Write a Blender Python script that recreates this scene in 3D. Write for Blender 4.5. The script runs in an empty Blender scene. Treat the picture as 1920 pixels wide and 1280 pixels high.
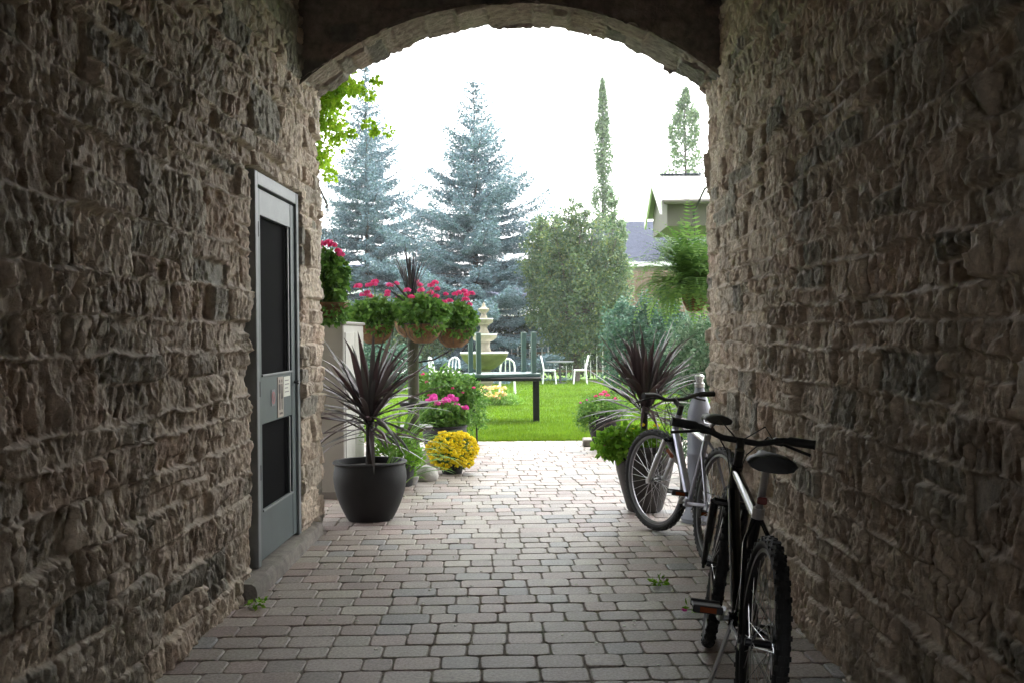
import bpy, math, random
import numpy as np
from mathutils import Vector, Matrix, Euler
R = math.radians
random.seed(7)
rng = np.random.default_rng(11)
scene = bpy.context.scene
col = scene.collection

# ---------------------------------------------------------------- camera, sky, sun, exposure
CAM_M = Matrix.Translation((0, 0, 1.3)) @ Matrix.Rotation(R(1.508), 4, 'Z') @ Matrix.Rotation(R(90 - 0.45), 4, 'X') @ Matrix.Rotation(R(-0.5), 4, 'Z')
cam_d = bpy.data.cameras.new('camera'); cam = bpy.data.objects.new('camera', cam_d); col.objects.link(cam)
cam.matrix_world = CAM_M
cam_d.sensor_width = 36; cam_d.lens = 1900 / 1920 * 36; cam_d.clip_start = 0.05; cam_d.clip_end = 600
cam_d.dof.use_dof = True; cam_d.dof.focus_distance = 4.6; cam_d.dof.aperture_fstop = 16.0
scene.camera = cam
SUN_EL, SUN_AZ = 64, 26           # azimuth of the veiled sun to the right of straight ahead
w = bpy.data.worlds.new('World'); scene.world = w; w.use_nodes = True
wn = w.node_tree; bg = wn.nodes['Background']
sky = wn.nodes.new('ShaderNodeTexSky'); sky.sky_type = 'NISHITA'; sky.sun_disc = False
sky.sun_elevation = R(SUN_EL); sky.sun_rotation = R(SUN_AZ); sky.air_density = 1.0; sky.dust_density = 4.0; sky.ozone_density = 0.6
pale = wn.nodes.new('ShaderNodeHueSaturation'); pale.inputs['Saturation'].default_value = .12   # thin high cloud takes the blue out
wn.links.new(sky.outputs[0], pale.inputs['Color']); wn.links.new(pale.outputs[0], bg.inputs[0]); bg.inputs[1].default_value = 0.15
sun_d = bpy.data.lights.new('sun', 'SUN'); sun_d.energy = 0.5; sun_d.angle = R(25); sun_d.color = (1, .95, .87)
sun = bpy.data.objects.new('sun', sun_d); col.objects.link(sun)
to_sun = Vector((math.sin(R(SUN_AZ)) * math.cos(R(SUN_EL)), math.cos(R(SUN_AZ)) * math.cos(R(SUN_EL)), math.sin(R(SUN_EL))))
sun.rotation_euler = to_sun.to_track_quat('Z', 'Y').to_euler(); sun.location = to_sun * 30
scene.view_settings.view_transform = 'Standard'; scene.view_settings.look = 'None'
scene.view_settings.exposure = 3.1; scene.view_settings.gamma = 1
scene.cycles.max_bounces = 8; scene.cycles.diffuse_bounces = 5; scene.cycles.transparent_max_bounces = 8

def at(px, py, y):                 # a pixel of the 1920 wide photograph at a distance y along the passage
    d = CAM_M.to_3x3() @ Vector(((px - 960) / 1900, (640 - py) / 1900, -1))
    return Vector((0, 0, 1.3)) + d * (y / d.y)
def gz(y): return 0.0 if y < 12.35 else -0.0145 * (y - 12.35)
def ground(px, y):
    p = at(px, 700, y); return Vector((p.x, y, gz(y)))
def s2l(c): return tuple((x / 12.92 if x <= .04045 else ((x + .055) / 1.055) ** 2.4) for x in c)

# ---------------------------------------------------------------- materials
def mat(name, c, rough=.7, var=0.0, scale=6.0, bump=0.0, bscale=40.0, metal=0.0, island=None, attr=False, transl=0.0, c2=None, spec=.5, detail=6, aniso=None):
    m = bpy.data.materials.new(name); m.use_nodes = True; nt = m.node_tree; N = nt.nodes; L = nt.links
    b = N['Principled BSDF']; b.inputs['Roughness'].default_value = rough; b.inputs['Metallic'].default_value = metal
    b.inputs['Specular IOR Level'].default_value = spec
    src = None
    tc = N.new('ShaderNodeTexCoord')
    vec = tc.outputs['Object']
    if aniso:
        mp = N.new('ShaderNodeMapping'); mp.inputs['Scale'].default_value = aniso; L.new(vec, mp.inputs[0]); vec = mp.outputs[0]
    if island:
        g = N.new('ShaderNodeNewGeometry'); r = N.new('ShaderNodeValToRGB'); L.new(g.outputs['Random Per Island'], r.inputs[0])
        e = r.color_ramp.elements
        e[0].color = (*island[0], 1); e[1].color = (*island[-1], 1)
        for i, k in enumerate(island[1:-1]):
            x = e.new((i + 1) / (len(island) - 1)); x.color = (*k, 1)
        src = r.outputs[0]
    elif attr:
        a = N.new('ShaderNodeAttribute'); a.attribute_name = 'Col'; src = a.outputs[0]
    elif c2:
        n = N.new('ShaderNodeTexNoise'); n.inputs['Scale'].default_value = scale; n.inputs['Detail'].default_value = detail
        L.new(vec, n.inputs[0]); r = N.new('ShaderNodeValToRGB'); L.new(n.outputs[0], r.inputs[0])
        r.color_ramp.elements[0].position = .35; r.color_ramp.elements[1].position = .65
        r.color_ramp.elements[0].color = (*c, 1); r.color_ramp.elements[1].color = (*c2, 1); src = r.outputs[0]
    if var:
        n = N.new('ShaderNodeTexNoise'); n.inputs['Scale'].default_value = scale; n.inputs['Detail'].default_value = detail
        n.inputs['Roughness'].default_value = .65
        L.new(vec, n.inputs[0])
        mr = N.new('ShaderNodeMapRange'); mr.inputs[1].default_value = .3; mr.inputs[2].default_value = .7
        mr.inputs[3].default_value = 1 - var; mr.inputs[4].default_value = 1 + var; L.new(n.outputs[0], mr.inputs[0])
        vm = N.new('ShaderNodeVectorMath'); vm.operation = 'SCALE'
        if src: L.new(src, vm.inputs[0])
        else: vm.inputs[0].default_value = c
        L.new(mr.outputs[0], vm.inputs['Scale']); src = vm.outputs[0]
    if src: L.new(src, b.inputs['Base Color'])
    else: b.inputs['Base Color'].default_value = (*c, 1)
    if bump:
        n = N.new('ShaderNodeTexNoise'); n.inputs['Scale'].default_value = bscale; n.inputs['Detail'].default_value = 8
        n.inputs['Roughness'].default_value = .7; L.new(vec, n.inputs[0])
        bp = N.new('ShaderNodeBump'); bp.inputs['Strength'].default_value = 1; bp.inputs['Distance'].default_value = bump
        L.new(n.outputs[0], bp.inputs['Height']); L.new(bp.outputs[0], b.inputs['Normal'])
    if transl:
        t = N.new('ShaderNodeBsdfTranslucent'); mx = N.new('ShaderNodeMixShader'); mx.inputs[0].default_value = transl
        if src: L.new(src, t.inputs[0])
        else: t.inputs[0].default_value = (*c, 1)
        L.new(b.outputs[0], mx.inputs[1]); L.new(t.outputs[0], mx.inputs[2]); L.new(mx.outputs[0], N['Material Output'].inputs[0])
    return m

M = {}
M['stone'] = mat('rubble_stone', (0, 0, 0), .72, .36, 22, .008, 60, attr=True, spec=.4, detail=10)
M['stone2'] = mat('facade_stone', (.27, .23, .19), .9, .4, 3, .02, 14)
M['plaster'] = mat('passage_plaster', (.05, .048, .048), .9, .2, 2)
M['paver'] = mat('tumbled_paver', (0, 0, 0), .50, .42, 85, .003, 240, attr=True, spec=.32, detail=8)
M['joint'] = mat('joint_sand', (.22, .195, .165), .95, .5, 50, .004, 150)
M['sill'] = mat('sill_stone', (.2, .18, .16), .9, .35, 12, .006, 60)
M['door'] = mat('weathered_grey_paint', (.062, .085, .088), .5, .14, 5, .0008, 120)
M['frame'] = mat('pale_grey_paint', (.17, .185, .19), .5, .12, 9, .0008, 90)
M['screen'] = mat('insect_screen', (.003, .003, .0035), .9, spec=.05)
M['hinge'] = mat('dark_iron', (.03, .03, .032), .5)
M['signbrown'] = mat('sign_beige', (.42, .36, .30), .5)
M['signwhite'] = mat('sign_paper', (.68, .68, .60), .6)
M['ink'] = mat('sign_ink', (.035, .02, .018), .6)
M['red'] = mat('sticker_red', (.45, .12, .14), .5)
M['pot'] = mat('charcoal_glaze', (.007, .0065, .007), .65, .3, 10, .001, 60)
M['pot2'] = mat('brown_grey_glaze', (.022, .018, .017), .5, .3, 8, .001, 60)
M['soil'] = mat('potting_soil', (.03, .022, .016), .95, .5, 60, .01, 90)
M['greypot'] = mat('pale_concrete', (.3, .29, .28), .85, .2, 20)
M['rock'] = mat('pale_rock', (.42, .40, .38), .85, .35, 9, .01, 25)
M['cord'] = mat('cordyline_leaf', (0, 0, 0), .38, island=[(.040, .032, .032), (.080, .040, .044), (.065, .065, .062), (.13, .095, .09)], transl=.12)
M['stem'] = mat('dark_stem', (.03, .022, .02), .8, .3, 40)
M['bark'] = mat('grey_bark', (.09, .075, .06), .9, .4, 6, .02, 20)
M['mosspost'] = mat('mossy_post', (.07, .065, .045), .9, c2=(.045, .06, .03), scale=9, bump=.004)
G = lambda n, *cs, t=.3, r=.6: mat(n, (0, 0, 0), r, island=list(cs), transl=t, spec=.25)
M['leaf'] = G('geranium_leaf', (.06, .15, .03), (.11, .24, .045), (.18, .33, .06), (.08, .19, .04))
M['lime'] = G('lime_leaf', (.10, .26, .02), (.20, .42, .03), (.28, .50, .05), (.14, .32, .03), t=.4)
M['limestrap'] = G('green_strap_leaf', (.08, .17, .03), (.16, .32, .05), (.25, .40, .09), t=.35)
M['pale'] = G('variegated_leaf', (.12, .22, .13), (.30, .40, .28), (.08, .17, .09), (.18, .28, .17))
M['spruce'] = G('blue_spruce_needles', (.09, .155, .175), (.155, .245, .285), (.24, .35, .41), (.05, .09, .09), t=.1, r=.6)
M['decid'] = G('bush_tree_leaf', (.05, .10, .055), (.085, .145, .075), (.14, .20, .065), (.065, .12, .08), (.21, .24, .06))
M['poplar'] = G('poplar_leaf', (.11, .18, .10), (.16, .24, .12), (.21, .29, .13), (.13, .20, .14))
M['maple'] = G('maple_leaf', (.22, .38, .02), (.34, .52, .03), (.44, .60, .06), t=.5)
M['lilac'] = G('dark_shrub_leaf', (.035, .09, .065), (.06, .13, .09), (.09, .17, .10), (.05, .11, .085))
M['hedge'] = G('hedge_leaf', (.02, .04, .02), (.03, .06, .03), (.04, .08, .035), t=.1)
M['fern'] = G('fern_leaf', (.09, .19, .05), (.16, .30, .07), (.23, .39, .10), (.08, .17, .07), t=.4)
M['spike'] = G('grey_spike_leaf', (.05, .05, .06), (.08, .08, .09), (.11, .10, .10), t=.1)
M['pink'] = G('pink_petal', (.80, .06, .24), (.88, .12, .38), (.76, .04, .17), t=.25)
M['magenta'] = G('magenta_petal', (.70, .05, .38), (.80, .10, .50), (.62, .04, .30), t=.25)
M['yellow'] = G('yellow_petal', (.88, .70, .01), (.94, .80, .02), (.84, .62, .01), (.92, .80, .06), t=.2)
M['orange'] = G('orange_petal', (.85, .35, .05), (.85, .55, .2), (.8, .75, .6), (.8, .6, .1), t=.2)
M['coir'] = mat('coir_liner', (.20, .11, .05), .95, c2=(.11, .06, .03), scale=25, bump=.01, bscale=60)
M['cabinet'] = mat('cabinet_beige', (.40, .385, .36), .55, .08, 4)
M['cabinet2'] = mat('cabinet_trim', (.22, .2, .19), .5)
M['teal'] = mat('teal_paint', (.028, .068, .066), .45, .15, 12)
M['blackpaint'] = mat('black_paint', (.008, .008, .009), .6, spec=.2)
M['white'] = mat('white_paint', (.78, .79, .80), .5, .05, 10)
M['greytop'] = mat('grey_table_top', (.2, .21, .22), .4)
M['fountain'] = mat('cream_cast_stone', (.25, .225, .17), .85, .25, 7, .01, 30)
M['moss'] = mat('mossy_cast_stone', (.13, .14, .05), .9, .3, 6, .01, 30)
M['tyre'] = mat('tyre_rubber', (.012, .012, .013), .75, .2, 40)
M['rimdark'] = mat('dark_rim', (.05, .05, .055), .35, metal=.6)
M['rimgrey'] = mat('grey_rim', (.16, .16, .17), .4, metal=.7)
M['alloy'] = mat('brushed_alloy', (.55, .55, .57), .32, metal=.9)
M['lavender'] = mat('silver_lavender_paint', (.42, .42, .52), .3, metal=.55)
M['blackgloss'] = mat('black_gloss_paint', (.010, .010, .012), .22)
M['rubber'] = mat('black_rubber', (.012, .012, .012), .6)
M['orangeref'] = mat('orange_reflector', (.20, .04, .006), .25)
M['redref'] = mat('red_reflector', (.12, .012, .01), .3)
M['greyplastic'] = mat('blue_grey_plastic', (.27, .29, .35), .4, .1, 6)
M['slate'] = mat('grey_roof_shingle', (.055, .062, .085), .95, .25, 5, .02, 12, spec=.0)
M['whiteroof'] = mat('pale_metal_roof', (.28, .28, .28), .5, .05, 3)
M['beige'] = mat('beige_siding', (.13, .12, .108), .8, .08, 2)
M['creamwall'] = mat('cream_wall', (.30, .27, .23), .8, .08, 2)
M['tanwood'] = mat('tan_fence_wood', (.20, .14, .09), .85, .25, 4, aniso=(6, 6, .5))
M['glass'] = mat('window_glass', (.03, .035, .04), .1)
M['lawn'] = mat('lawn_soil_green', (.07, .155, .006), .95, .35, 1.6, .02, 60)
M['grass'] = mat('grass_blade', (0, 0, 0), .6, .30, 1.3, island=[(.07, .15, .004), (.11, .205, .006), (.15, .235, .012), (.085, .17, .006)], transl=.35, spec=.25)
M['street'] = mat('street_asphalt', (.06, .06, .06), .9, .2, 5)

# ---------------------------------------------------------------- mesh helpers
def tag(o, label=None, cat=None, group=None, kind=None):
    if label: o['label'] = label
    if cat: o['category'] = cat
    if group: o['group'] = group
    if kind: o['kind'] = kind
    return o
def empty(name, loc=(0, 0, 0), rz=0, label=None, cat=None, group=None):
    o = bpy.data.objects.new(name, None); o.empty_display_size = .1; col.objects.link(o)
    o.location = loc; o.rotation_euler = (0, 0, rz); return tag(o, label, cat, group)
def link(name, me, m, parent=None):
    o = bpy.data.objects.new(name, me); col.objects.link(o); me.materials.append(m)
    if parent is not None: o.parent = parent
    return o
def npmesh(name, V, F, m, parent=None, cols=None, smooth=False):
    V = np.asarray(V, dtype=np.float32); F = np.asarray(F, dtype=np.int32); k = F.shape[1]
    me = bpy.data.meshes.new(name); me.vertices.add(len(V)); me.vertices.foreach_set('co', V.ravel())
    me.loops.add(F.size); me.loops.foreach_set('vertex_index', F.ravel())
    me.polygons.add(len(F)); me.polygons.foreach_set('loop_start', np.arange(0, F.size, k, dtype=np.int32))
    me.update(calc_edges=True)
    if cols is not None:
        a = me.color_attributes.new('Col', 'FLOAT_COLOR', 'POINT')
        c = np.ones((len(V), 4), dtype=np.float32); c[:, :3] = cols; a.data.foreach_set('color', c.ravel())
    if smooth: me.polygons.foreach_set('use_smooth', np.ones(len(F), dtype=bool))
    return link(name, me, m, parent)
class MB:
    def __init__(s): s.v = []; s.f = []; s.c = []
    def add(s, vs, fs):
        o = len(s.v); s.v += [tuple(x) for x in vs]; s.f += [tuple(i + o for i in f) for f in fs]; return s
    def box(s, c, d, rot=None, bev=0.0):
        cx, cy, cz = c; hx, hy, hz = d[0] / 2, d[1] / 2, d[2] / 2
        if bev <= 0:
            vs = [Vector((x * hx, y * hy, z * hz)) for z in (-1, 1) for y in (-1, 1) for x in (-1, 1)]
            fs = [(0, 2, 3, 1), (4, 5, 7, 6), (0, 1, 5, 4), (2, 6, 7, 3), (0, 4, 6, 2), (1, 3, 7, 5)]
        else:
            b = min(bev, hx * .9, hy * .9, hz * .9); vs = []; idx = {}
            for z in (-1, 1):
                for y in (-1, 1):
                    for x in (-1, 1):
                        for ax in range(3):
                            h = [hx, hy, hz]; q = [x * hx, y * hy, z * hz]
                            for a in range(3):
                                if a != ax: q[a] -= (x, y, z)[a] * b
                            idx[(x, y, z, ax)] = len(vs); vs.append(Vector(q))
            fs = []
            for ax in range(3):
                o1, o2 = [a for a in range(3) if a != ax]
                for sg in (-1, 1):
                    r = []
                    for p, q in ((-1, -1), (1, -1), (1, 1), (-1, 1)):
                        k = [0, 0, 0]; k[ax] = sg; k[o1] = p; k[o2] = q; r.append(idx[(*k, ax)])
                    fs.append(tuple(r))
            for ax in range(3):
                o1, o2 = [a for a in range(3) if a != ax]
                for p in (-1, 1):
                    for q in (-1, 1):
                        k0 = [0, 0, 0]; k0[ax] = -1; k0[o1] = p; k0[o2] = q; k1 = list(k0); k1[ax] = 1
                        fs.append((idx[(*k0, o1)], idx[(*k1, o1)], idx[(*k1, o2)], idx[(*k0, o2)]))
            for z in (-1, 1):
                for y in (-1, 1):
                    for x in (-1, 1): fs.append(tuple(idx[(x, y, z, a)] for a in range(3)))
        if rot is not None: vs = [rot @ v for v in vs]
        return s.add([(v.x + cx, v.y + cy, v.z + cz) for v in vs], fs)
    def tube(s, pts, r, n=8, cap=True, closed=False):
        pts = [Vector(p) for p in pts]; k = len(pts); rr = r if isinstance(r, (list, tuple)) else [r] * k
        vs = []; up = None
        for i, p in enumerate(pts):
            if closed: t = (pts[(i + 1) % k] - pts[i - 1]).normalized()
            else: t = (pts[min(i + 1, k - 1)] - pts[max(i - 1, 0)]).normalized()
            if up is None:
                up = Vector((0, 0, 1)) if abs(t.z) < .9 else Vector((1, 0, 0))
            sd = t.cross(up).normalized(); up = sd.cross(t).normalized()
            for j in range(n):
                a = 2 * math.pi * j / n; vs.append(p + (sd * math.cos(a) + up * math.sin(a)) * rr[i])
        fs = []
        for i in range(k if closed else k - 1):
            for j in range(n):
                a = i * n + j; b = i * n + (j + 1) % n; i2 = (i + 1) % k
                fs.append((a, b, i2 * n + (j + 1) % n, i2 * n + j))
        if cap and not closed:
            fs.append(tuple(range(n))[::-1]); fs.append(tuple((k - 1) * n + j for j in range(n)))
        return s.add(vs, fs)
    def lathe(s, prof, n=32, c=(0, 0, 0), wob=0.0):
        vs = []; k = len(prof)
        for (r, z) in prof:
            for j in range(n):
                a = 2 * math.pi * j / n; q = r * (1 + wob * math.sin(3 * a + z * 9)); vs.append((c[0] + q * math.cos(a), c[1] + q * math.sin(a), c[2] + z))
        fs = [(i * n + j, i * n + (j + 1) % n, (i + 1) * n + (j + 1) % n, (i + 1) * n + j) for i in range(k - 1) for j in range(n)]
        if prof[0][0] > 1e-4: fs.append(tuple(range(n))[::-1])
        if prof[-1][0] > 1e-4: fs.append(tuple((k - 1) * n + j for j in range(n)))
        return s.add(vs, fs)
    def build(s, name, m, parent=None, smooth=True, ang=35, xf=None):
        me = bpy.data.meshes.new(name); vs = s.v if xf is None else [tuple(xf @ Vector(v)) for v in s.v]
        me.from_pydata(vs, [], s.f); me.update()
        o = link(name, me, m, parent)
        if smooth:
            me.polygons.foreach_set('use_smooth', [True] * len(me.polygons)); me.set_sharp_from_angle(angle=R(ang))
        return o
def unit(a): return a / np.maximum(np.linalg.norm(a, axis=-1, keepdims=True), 1e-9)
def leafmesh(P, D, N, L, W, fold=.2):
    n = len(P); L = np.broadcast_to(np.asarray(L, float), (n,))[:, None]; W = np.broadcast_to(np.asarray(W, float), (n,))[:, None]
    D = unit(D); S = unit(np.cross(D, N)); N = np.cross(S, D)
    V = np.stack([P, P + D * L * .5 + S * W / 2 + N * W * fold, P + D * L, P + D * L * .5 - S * W / 2 + N * W * fold], 1).reshape(-1, 3)
    return V, np.arange(4 * n).reshape(n, 4)
def rdir(n): return unit(rng.normal(size=(n, 3)))
def join(*vf):
    Vs, Fs, o = [], [], 0
    for V, F in vf: Vs.append(V); Fs.append(F + o); o += len(V)
    return np.concatenate(Vs), np.concatenate(Fs)
def hsh(ix, iy, s):
    h = (ix.astype(np.int64) * 374761393 + iy.astype(np.int64) * 668265263 + s * 1442695041) & 0x7fffffff
    h = ((h ^ (h >> 13)) * 1274126177) & 0x7fffffff
    return ((h ^ (h >> 16)) & 0xffff) / 65535.0
def vn(x, y, s=0):
    xi = np.floor(x); yi = np.floor(y); fx = x - xi; fy = y - yi; fx = fx * fx * (3 - 2 * fx); fy = fy * fy * (3 - 2 * fy)
    a = hsh(xi, yi, s); b = hsh(xi + 1, yi, s); c = hsh(xi, yi + 1, s); d = hsh(xi + 1, yi + 1, s)
    return (a * (1 - fx) + b * fx) * (1 - fy) + (c * (1 - fx) + d * fx) * fy
def fbm(x, y, s=0, o=4):
    t = 0; a = .5
    for i in range(o): t = t + a * vn(x * 2 ** i, y * 2 ** i, s + i * 31); a *= .5
    return t
def cells(x, y, s):                       # nearest and second nearest jittered point, and the id of the nearest
    xi = np.floor(x); yi = np.floor(y); f1 = np.full(x.shape, 9.); f2 = np.full(x.shape, 9.); idd = np.zeros(x.shape); ox = np.zeros(x.shape); oy = np.zeros(x.shape)
    for dx in (-1, 0, 1):
        for dy in (-1, 0, 1):
            cx = xi + dx; cy = yi + dy; px = cx + .1 + .8 * hsh(cx, cy, s); py = cy + .1 + .8 * hsh(cx, cy, s + 5)
            d = np.hypot(x - px, y - py); c = d < f1
            f2 = np.where(c, f1, np.minimum(f2, d)); f1 = np.where(c, d, f1); idd = np.where(c, hsh(cx, cy, s + 9), idd)
            ox = np.where(c, x - px, ox); oy = np.where(c, y - py, oy)
    return f1, f2, idd, ox, oy

# ---------------------------------------------------------------- rubble masonry field
def masonry(U, Z, seed, hts=(.09, .12, .15, .18, .21, .24), wid=(.12, .50), z0=-.1, z1=4.2, relief=1.0):
    rr = np.random.default_rng(seed)
    bz = [z0]
    while bz[-1] < z1: bz.append(bz[-1] + float(rr.choice(hts)) * rr.uniform(.9, 1.1))
    wv = lambda k: .013 * (vn(U * 1.1 + k * 7.3, U * 0 + k, seed) - .5) * 2 + .010 * (vn(U * 6 + k * 3.1, U * 0, seed + 1) - .5) * 2
    ci = np.zeros(U.shape, int); lo = np.full(U.shape, -9.); hi = np.full(U.shape, 99.)
    Zw = Z + .010 * (fbm(U * 30, Z * 30, seed + 3, 2) - .4)
    for k, b in enumerate(bz):
        bb = b + wv(k); up = Zw > bb; ci = np.where(up, k, ci); lo = np.where(up, bb, lo); hi = np.where((~up) & (hi > 90), bb, hi)
    Uw = U + .010 * (fbm(U * 34, Z * 34, seed + 4, 2) - .4) + .012 * (fbm(U * 8, Z * 8, seed + 14, 2) - .4)
    sid = np.zeros(U.shape); dl = np.full(U.shape, 9.); cu = np.zeros(U.shape); sw = np.ones(U.shape)
    for k in range(len(bz)):
        msk = ci == k
        if not msk.any(): continue
        h = (bz[k + 1] - bz[k]) if k + 1 < len(bz) else .2
        x = [-12.0]
        while x[-1] < 14: x.append(x[-1] + rr.uniform(*wid) * (.65 + 2.2 * h))
        x = np.array(x); lean = rr.uniform(-.22, .22, len(x))
        u = Uw[msk]; z = (Zw - lo)[msk]
        j = np.searchsorted(x, u) - 1; j = np.clip(j, 0, len(x) - 2)
        a = x[j] + lean[j] * z; b = x[j + 1] + lean[j + 1] * z
        j2 = np.where(u < a, j - 1, np.where(u > b, j + 1, j)); j2 = np.clip(j2, 0, len(x) - 2)
        a = x[j2] + lean[j2] * z; b = x[j2 + 1] + lean[j2 + 1] * z
        dl[msk] = np.minimum(u - a, b - u); sid[msk] = j2 + k * 977; cu[msk] = u - (a + b) / 2; sw[msk] = b - a
    # tall courses: part of the stones are two thin ones on top of each other
    H = hi - lo; r1 = hsh(sid, sid * 0, seed + 40); mid = lo + H * (.4 + .25 * hsh(sid, sid * 0 + 2, seed)) + .01 * (vn(U * 10, Z * 0, seed + 8) - .5)
    split = (H > .14) & (r1 < .45); upp = split & (Zw > mid)
    lo2 = np.where(upp, mid, lo); hi2 = np.where(split & ~upp, mid, hi); sid = sid + np.where(upp, 50000, 0)
    dv = np.minimum(Zw - lo2, hi2 - Zw)
    d = np.minimum(dl, dv) - .006 * np.exp(-np.abs(dl - dv) / .02)
    r = lambda q: hsh(sid, sid * 0 + q, seed + 60)
    jw = .003 + .008 * vn(U * 5, Z * 5, seed + 55); m = np.clip((d - .001) / jw, 0, 1); m = m * m * (3 - 2 * m)
    cz = Zw - (lo2 + hi2) / 2
    # facets: chisel-split faces, taller than wide
    wu = .020 * (fbm(U * 22, Z * 16, seed + 6, 3) - .45); wz = .020 * (fbm(U * 9, Z * 9, seed + 7, 3) - .45); sk = (r(3) - .5) * .9
    f1, f2, idd, ox, oy = cells((U + wu + sk * cz) * 15 + r(1) * 9, (Z + wz) * 8.5 + r(2) * 9, seed + 70)
    g1, g2, ide, ex, ey = cells((U + wu * .6 + sk * cz) * 40 + 3, (Z + wz * .6) * 22, seed + 90)
    am = .45 + .9 * r(12)          # flaked scoops that meet in sharp ridges
    face = am * (.008 * (f1 - .4) + .012 * (idd - .5) + .030 * ox * (idd - .5)) + .006 * (g1 - .4) + .008 * (ide - .5) + .022 * ex * (ide - .5)
    face -= .016 * np.clip((fbm(U * 6, Z * 6, seed + 19, 2) - .36) * 5, 0, 1) * np.exp(-((f2 - f1) / .12) ** 2)
    face += .012 * (fbm(U * 7, Z * 6, seed + 11, 3) - .45) + .013 * (fbm(U * 48, Z * 36, seed + 12, 3) - .45)
    face -= .10 * np.clip(fbm(U * 7, Z * 6, seed + 17, 3) - .52, 0, 1) * r(11)
    bulge = np.sqrt(np.clip(d / .04, 0, 1)) * .005
    h = .006 + m * (.006 + (.034 * (r(4) - .3) + np.where(r(13) < .12, -.02, 0)) * relief + relief * 1.25 * face + bulge + (r(5) - .5) * .22 * cu + (r(6) - .5) * .20 * cz)
    mort = -.012 + .010 * fbm(U * 16, Z * 16, seed + 21, 3)
    # proud pointing smeared along some bed joints
    led = np.clip((fbm(U * 1.3, Z * 3, seed + 22, 2) - .21) * 6, 0, 1) * np.exp(-(np.minimum(Zw - lo, hi - Zw) / .009) ** 2)
    mort -= .022 * np.clip((fbm(U * 2.3, Z * 5, seed + 27, 3) - .47) * 9, 0, 1)          # pointing fallen out of some joints
    h = np.maximum(h, mort) + .019 * led * (.6 + .6 * vn(U * 22, Z * 5, seed + 2))
    # colours
    base = np.stack([.45 + 0 * U, .362 + 0 * U, .28 + 0 * U], -1)
    dark = np.array([.27, .245, .20]); rust = np.array([.44, .335, .255]); pale = np.array([.49, .405, .315]); grey = np.array([.39, .335, .265])
    t = r(7)[..., None]
    c = np.where(t < .11, dark, np.where(t < .22, rust, np.where(t < .50, pale, np.where(t < .66, grey, base))))
    stain = np.clip((fbm(U * 3.5, Z * 2.2, seed + 33, 4) - .50) * 4, 0, 1)[..., None] * .55
    c = c * (1 - stain) + np.array([.13, .13, .11]) * stain
    c = c * (.88 + .24 * r(8))[..., None] * (.90 + .20 * idd)[..., None]
    mc = np.array([.40, .325, .25]) * (.7 + .6 * fbm(U * 20, Z * 20, seed + 34, 3))[..., None]
    k = np.clip(np.maximum(1 - m, led * .8), 0, 1)[..., None]
    return h, c * (1 - k) + mc * k, m
def gridfaces(nu, nz, keep=None, flip=False):
    i = np.arange(nu - 1)[:, None]; j = np.arange(nz - 1)[None, :]
    a = i * nz + j; F = np.stack([a, a + nz, a + nz + 1, a + 1], -1)
    if flip: F = F[..., ::-1]
    if keep is not None: return F[keep]
    return F.reshape(-1, 4)

XL, XR, YA, YE = -1.45, 1.12, 6.25, 6.80
building = empty('stone_building', (0, 0, 0), 0, 'rough rubble stone building with an arched passage and a grey screen door', 'building')

def passage_wall(sideX, sgn, seed, name, hole=None):
    ys = np.concatenate([np.arange(-6.7, 2.4, .04), np.arange(2.4, YE + .001, .0066)]); zs = np.arange(-.03, 3.80, .0068)
    U, Z = np.meshgrid(ys, zs, indexing='ij')
    h, c, m = masonry(U * .93, Z, seed, relief=.78)
    X = sideX + sgn * (h - .03) + sgn * .012 * (fbm(U * .8, Z * .8, seed + 99, 2) - .4)
    if hole is not None:      # reveal of the door: the rubble returns into the wall
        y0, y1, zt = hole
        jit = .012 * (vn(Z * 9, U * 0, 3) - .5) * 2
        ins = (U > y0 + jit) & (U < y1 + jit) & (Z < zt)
        X = np.where(ins, sideX - sgn * .17, X); c = np.where(ins[..., None], c * .5, c)  # recess shade painted in: rubble colour halved inside the opening
    V = np.stack([X, U, Z], -1).reshape(-1, 3)
    return npmesh(name, V, gridfaces(len(ys), len(zs), flip=(sgn < 0)), M['stone'], building, c.reshape(-1, 3), False)
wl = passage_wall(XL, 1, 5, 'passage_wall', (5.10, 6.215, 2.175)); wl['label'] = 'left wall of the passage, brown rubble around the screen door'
wr = passage_wall(XR, -1, 23, 'passage_wall'); wr['label'] = 'right wall of the passage, darker rubble the bicycles lean against'
# arch: intrados and inner face
AC = Vector((-.165, 0, 0)); rise, half = .47, 1.285; RA = (half ** 2 + rise ** 2) / (2 * rise); CZ = 3.34 - RA; AM = math.asin(half / RA)
ths = np.arange(-AM - .03, AM + .03, .006); ysA = np.arange(YA, YE + .001, .0085)
T, Y = np.meshgrid(ths, ysA, indexing='ij'); h, c, m = masonry(Y, T * RA + 2.2, 41, hts=(.16, .2, .26), wid=(.35, .6), relief=.6)
rad = RA - (h - .03) * .9
V = np.stack([AC.x + rad * np.sin(T), Y, CZ + rad * np.cos(T)], -1).reshape(-1, 3)
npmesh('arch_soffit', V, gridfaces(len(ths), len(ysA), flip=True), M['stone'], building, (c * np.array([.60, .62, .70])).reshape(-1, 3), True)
xs = np.arange(-1.7, 1.4, .02); ts = np.linspace(0, 1, 60); X, Tt = np.meshgrid(xs, ts, indexing='ij')
dx = np.clip(np.abs(X - AC.x), 0, half + .12); zc = CZ + np.sqrt(RA ** 2 - dx ** 2) - .004
Z = zc + Tt * (3.9 - zc); hh, c, m = masonry(X, Z, 52, relief=.3)
V = np.stack([X, YA + .012 - .4 * (hh - .01), Z], -1).reshape(-1, 3)
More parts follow.
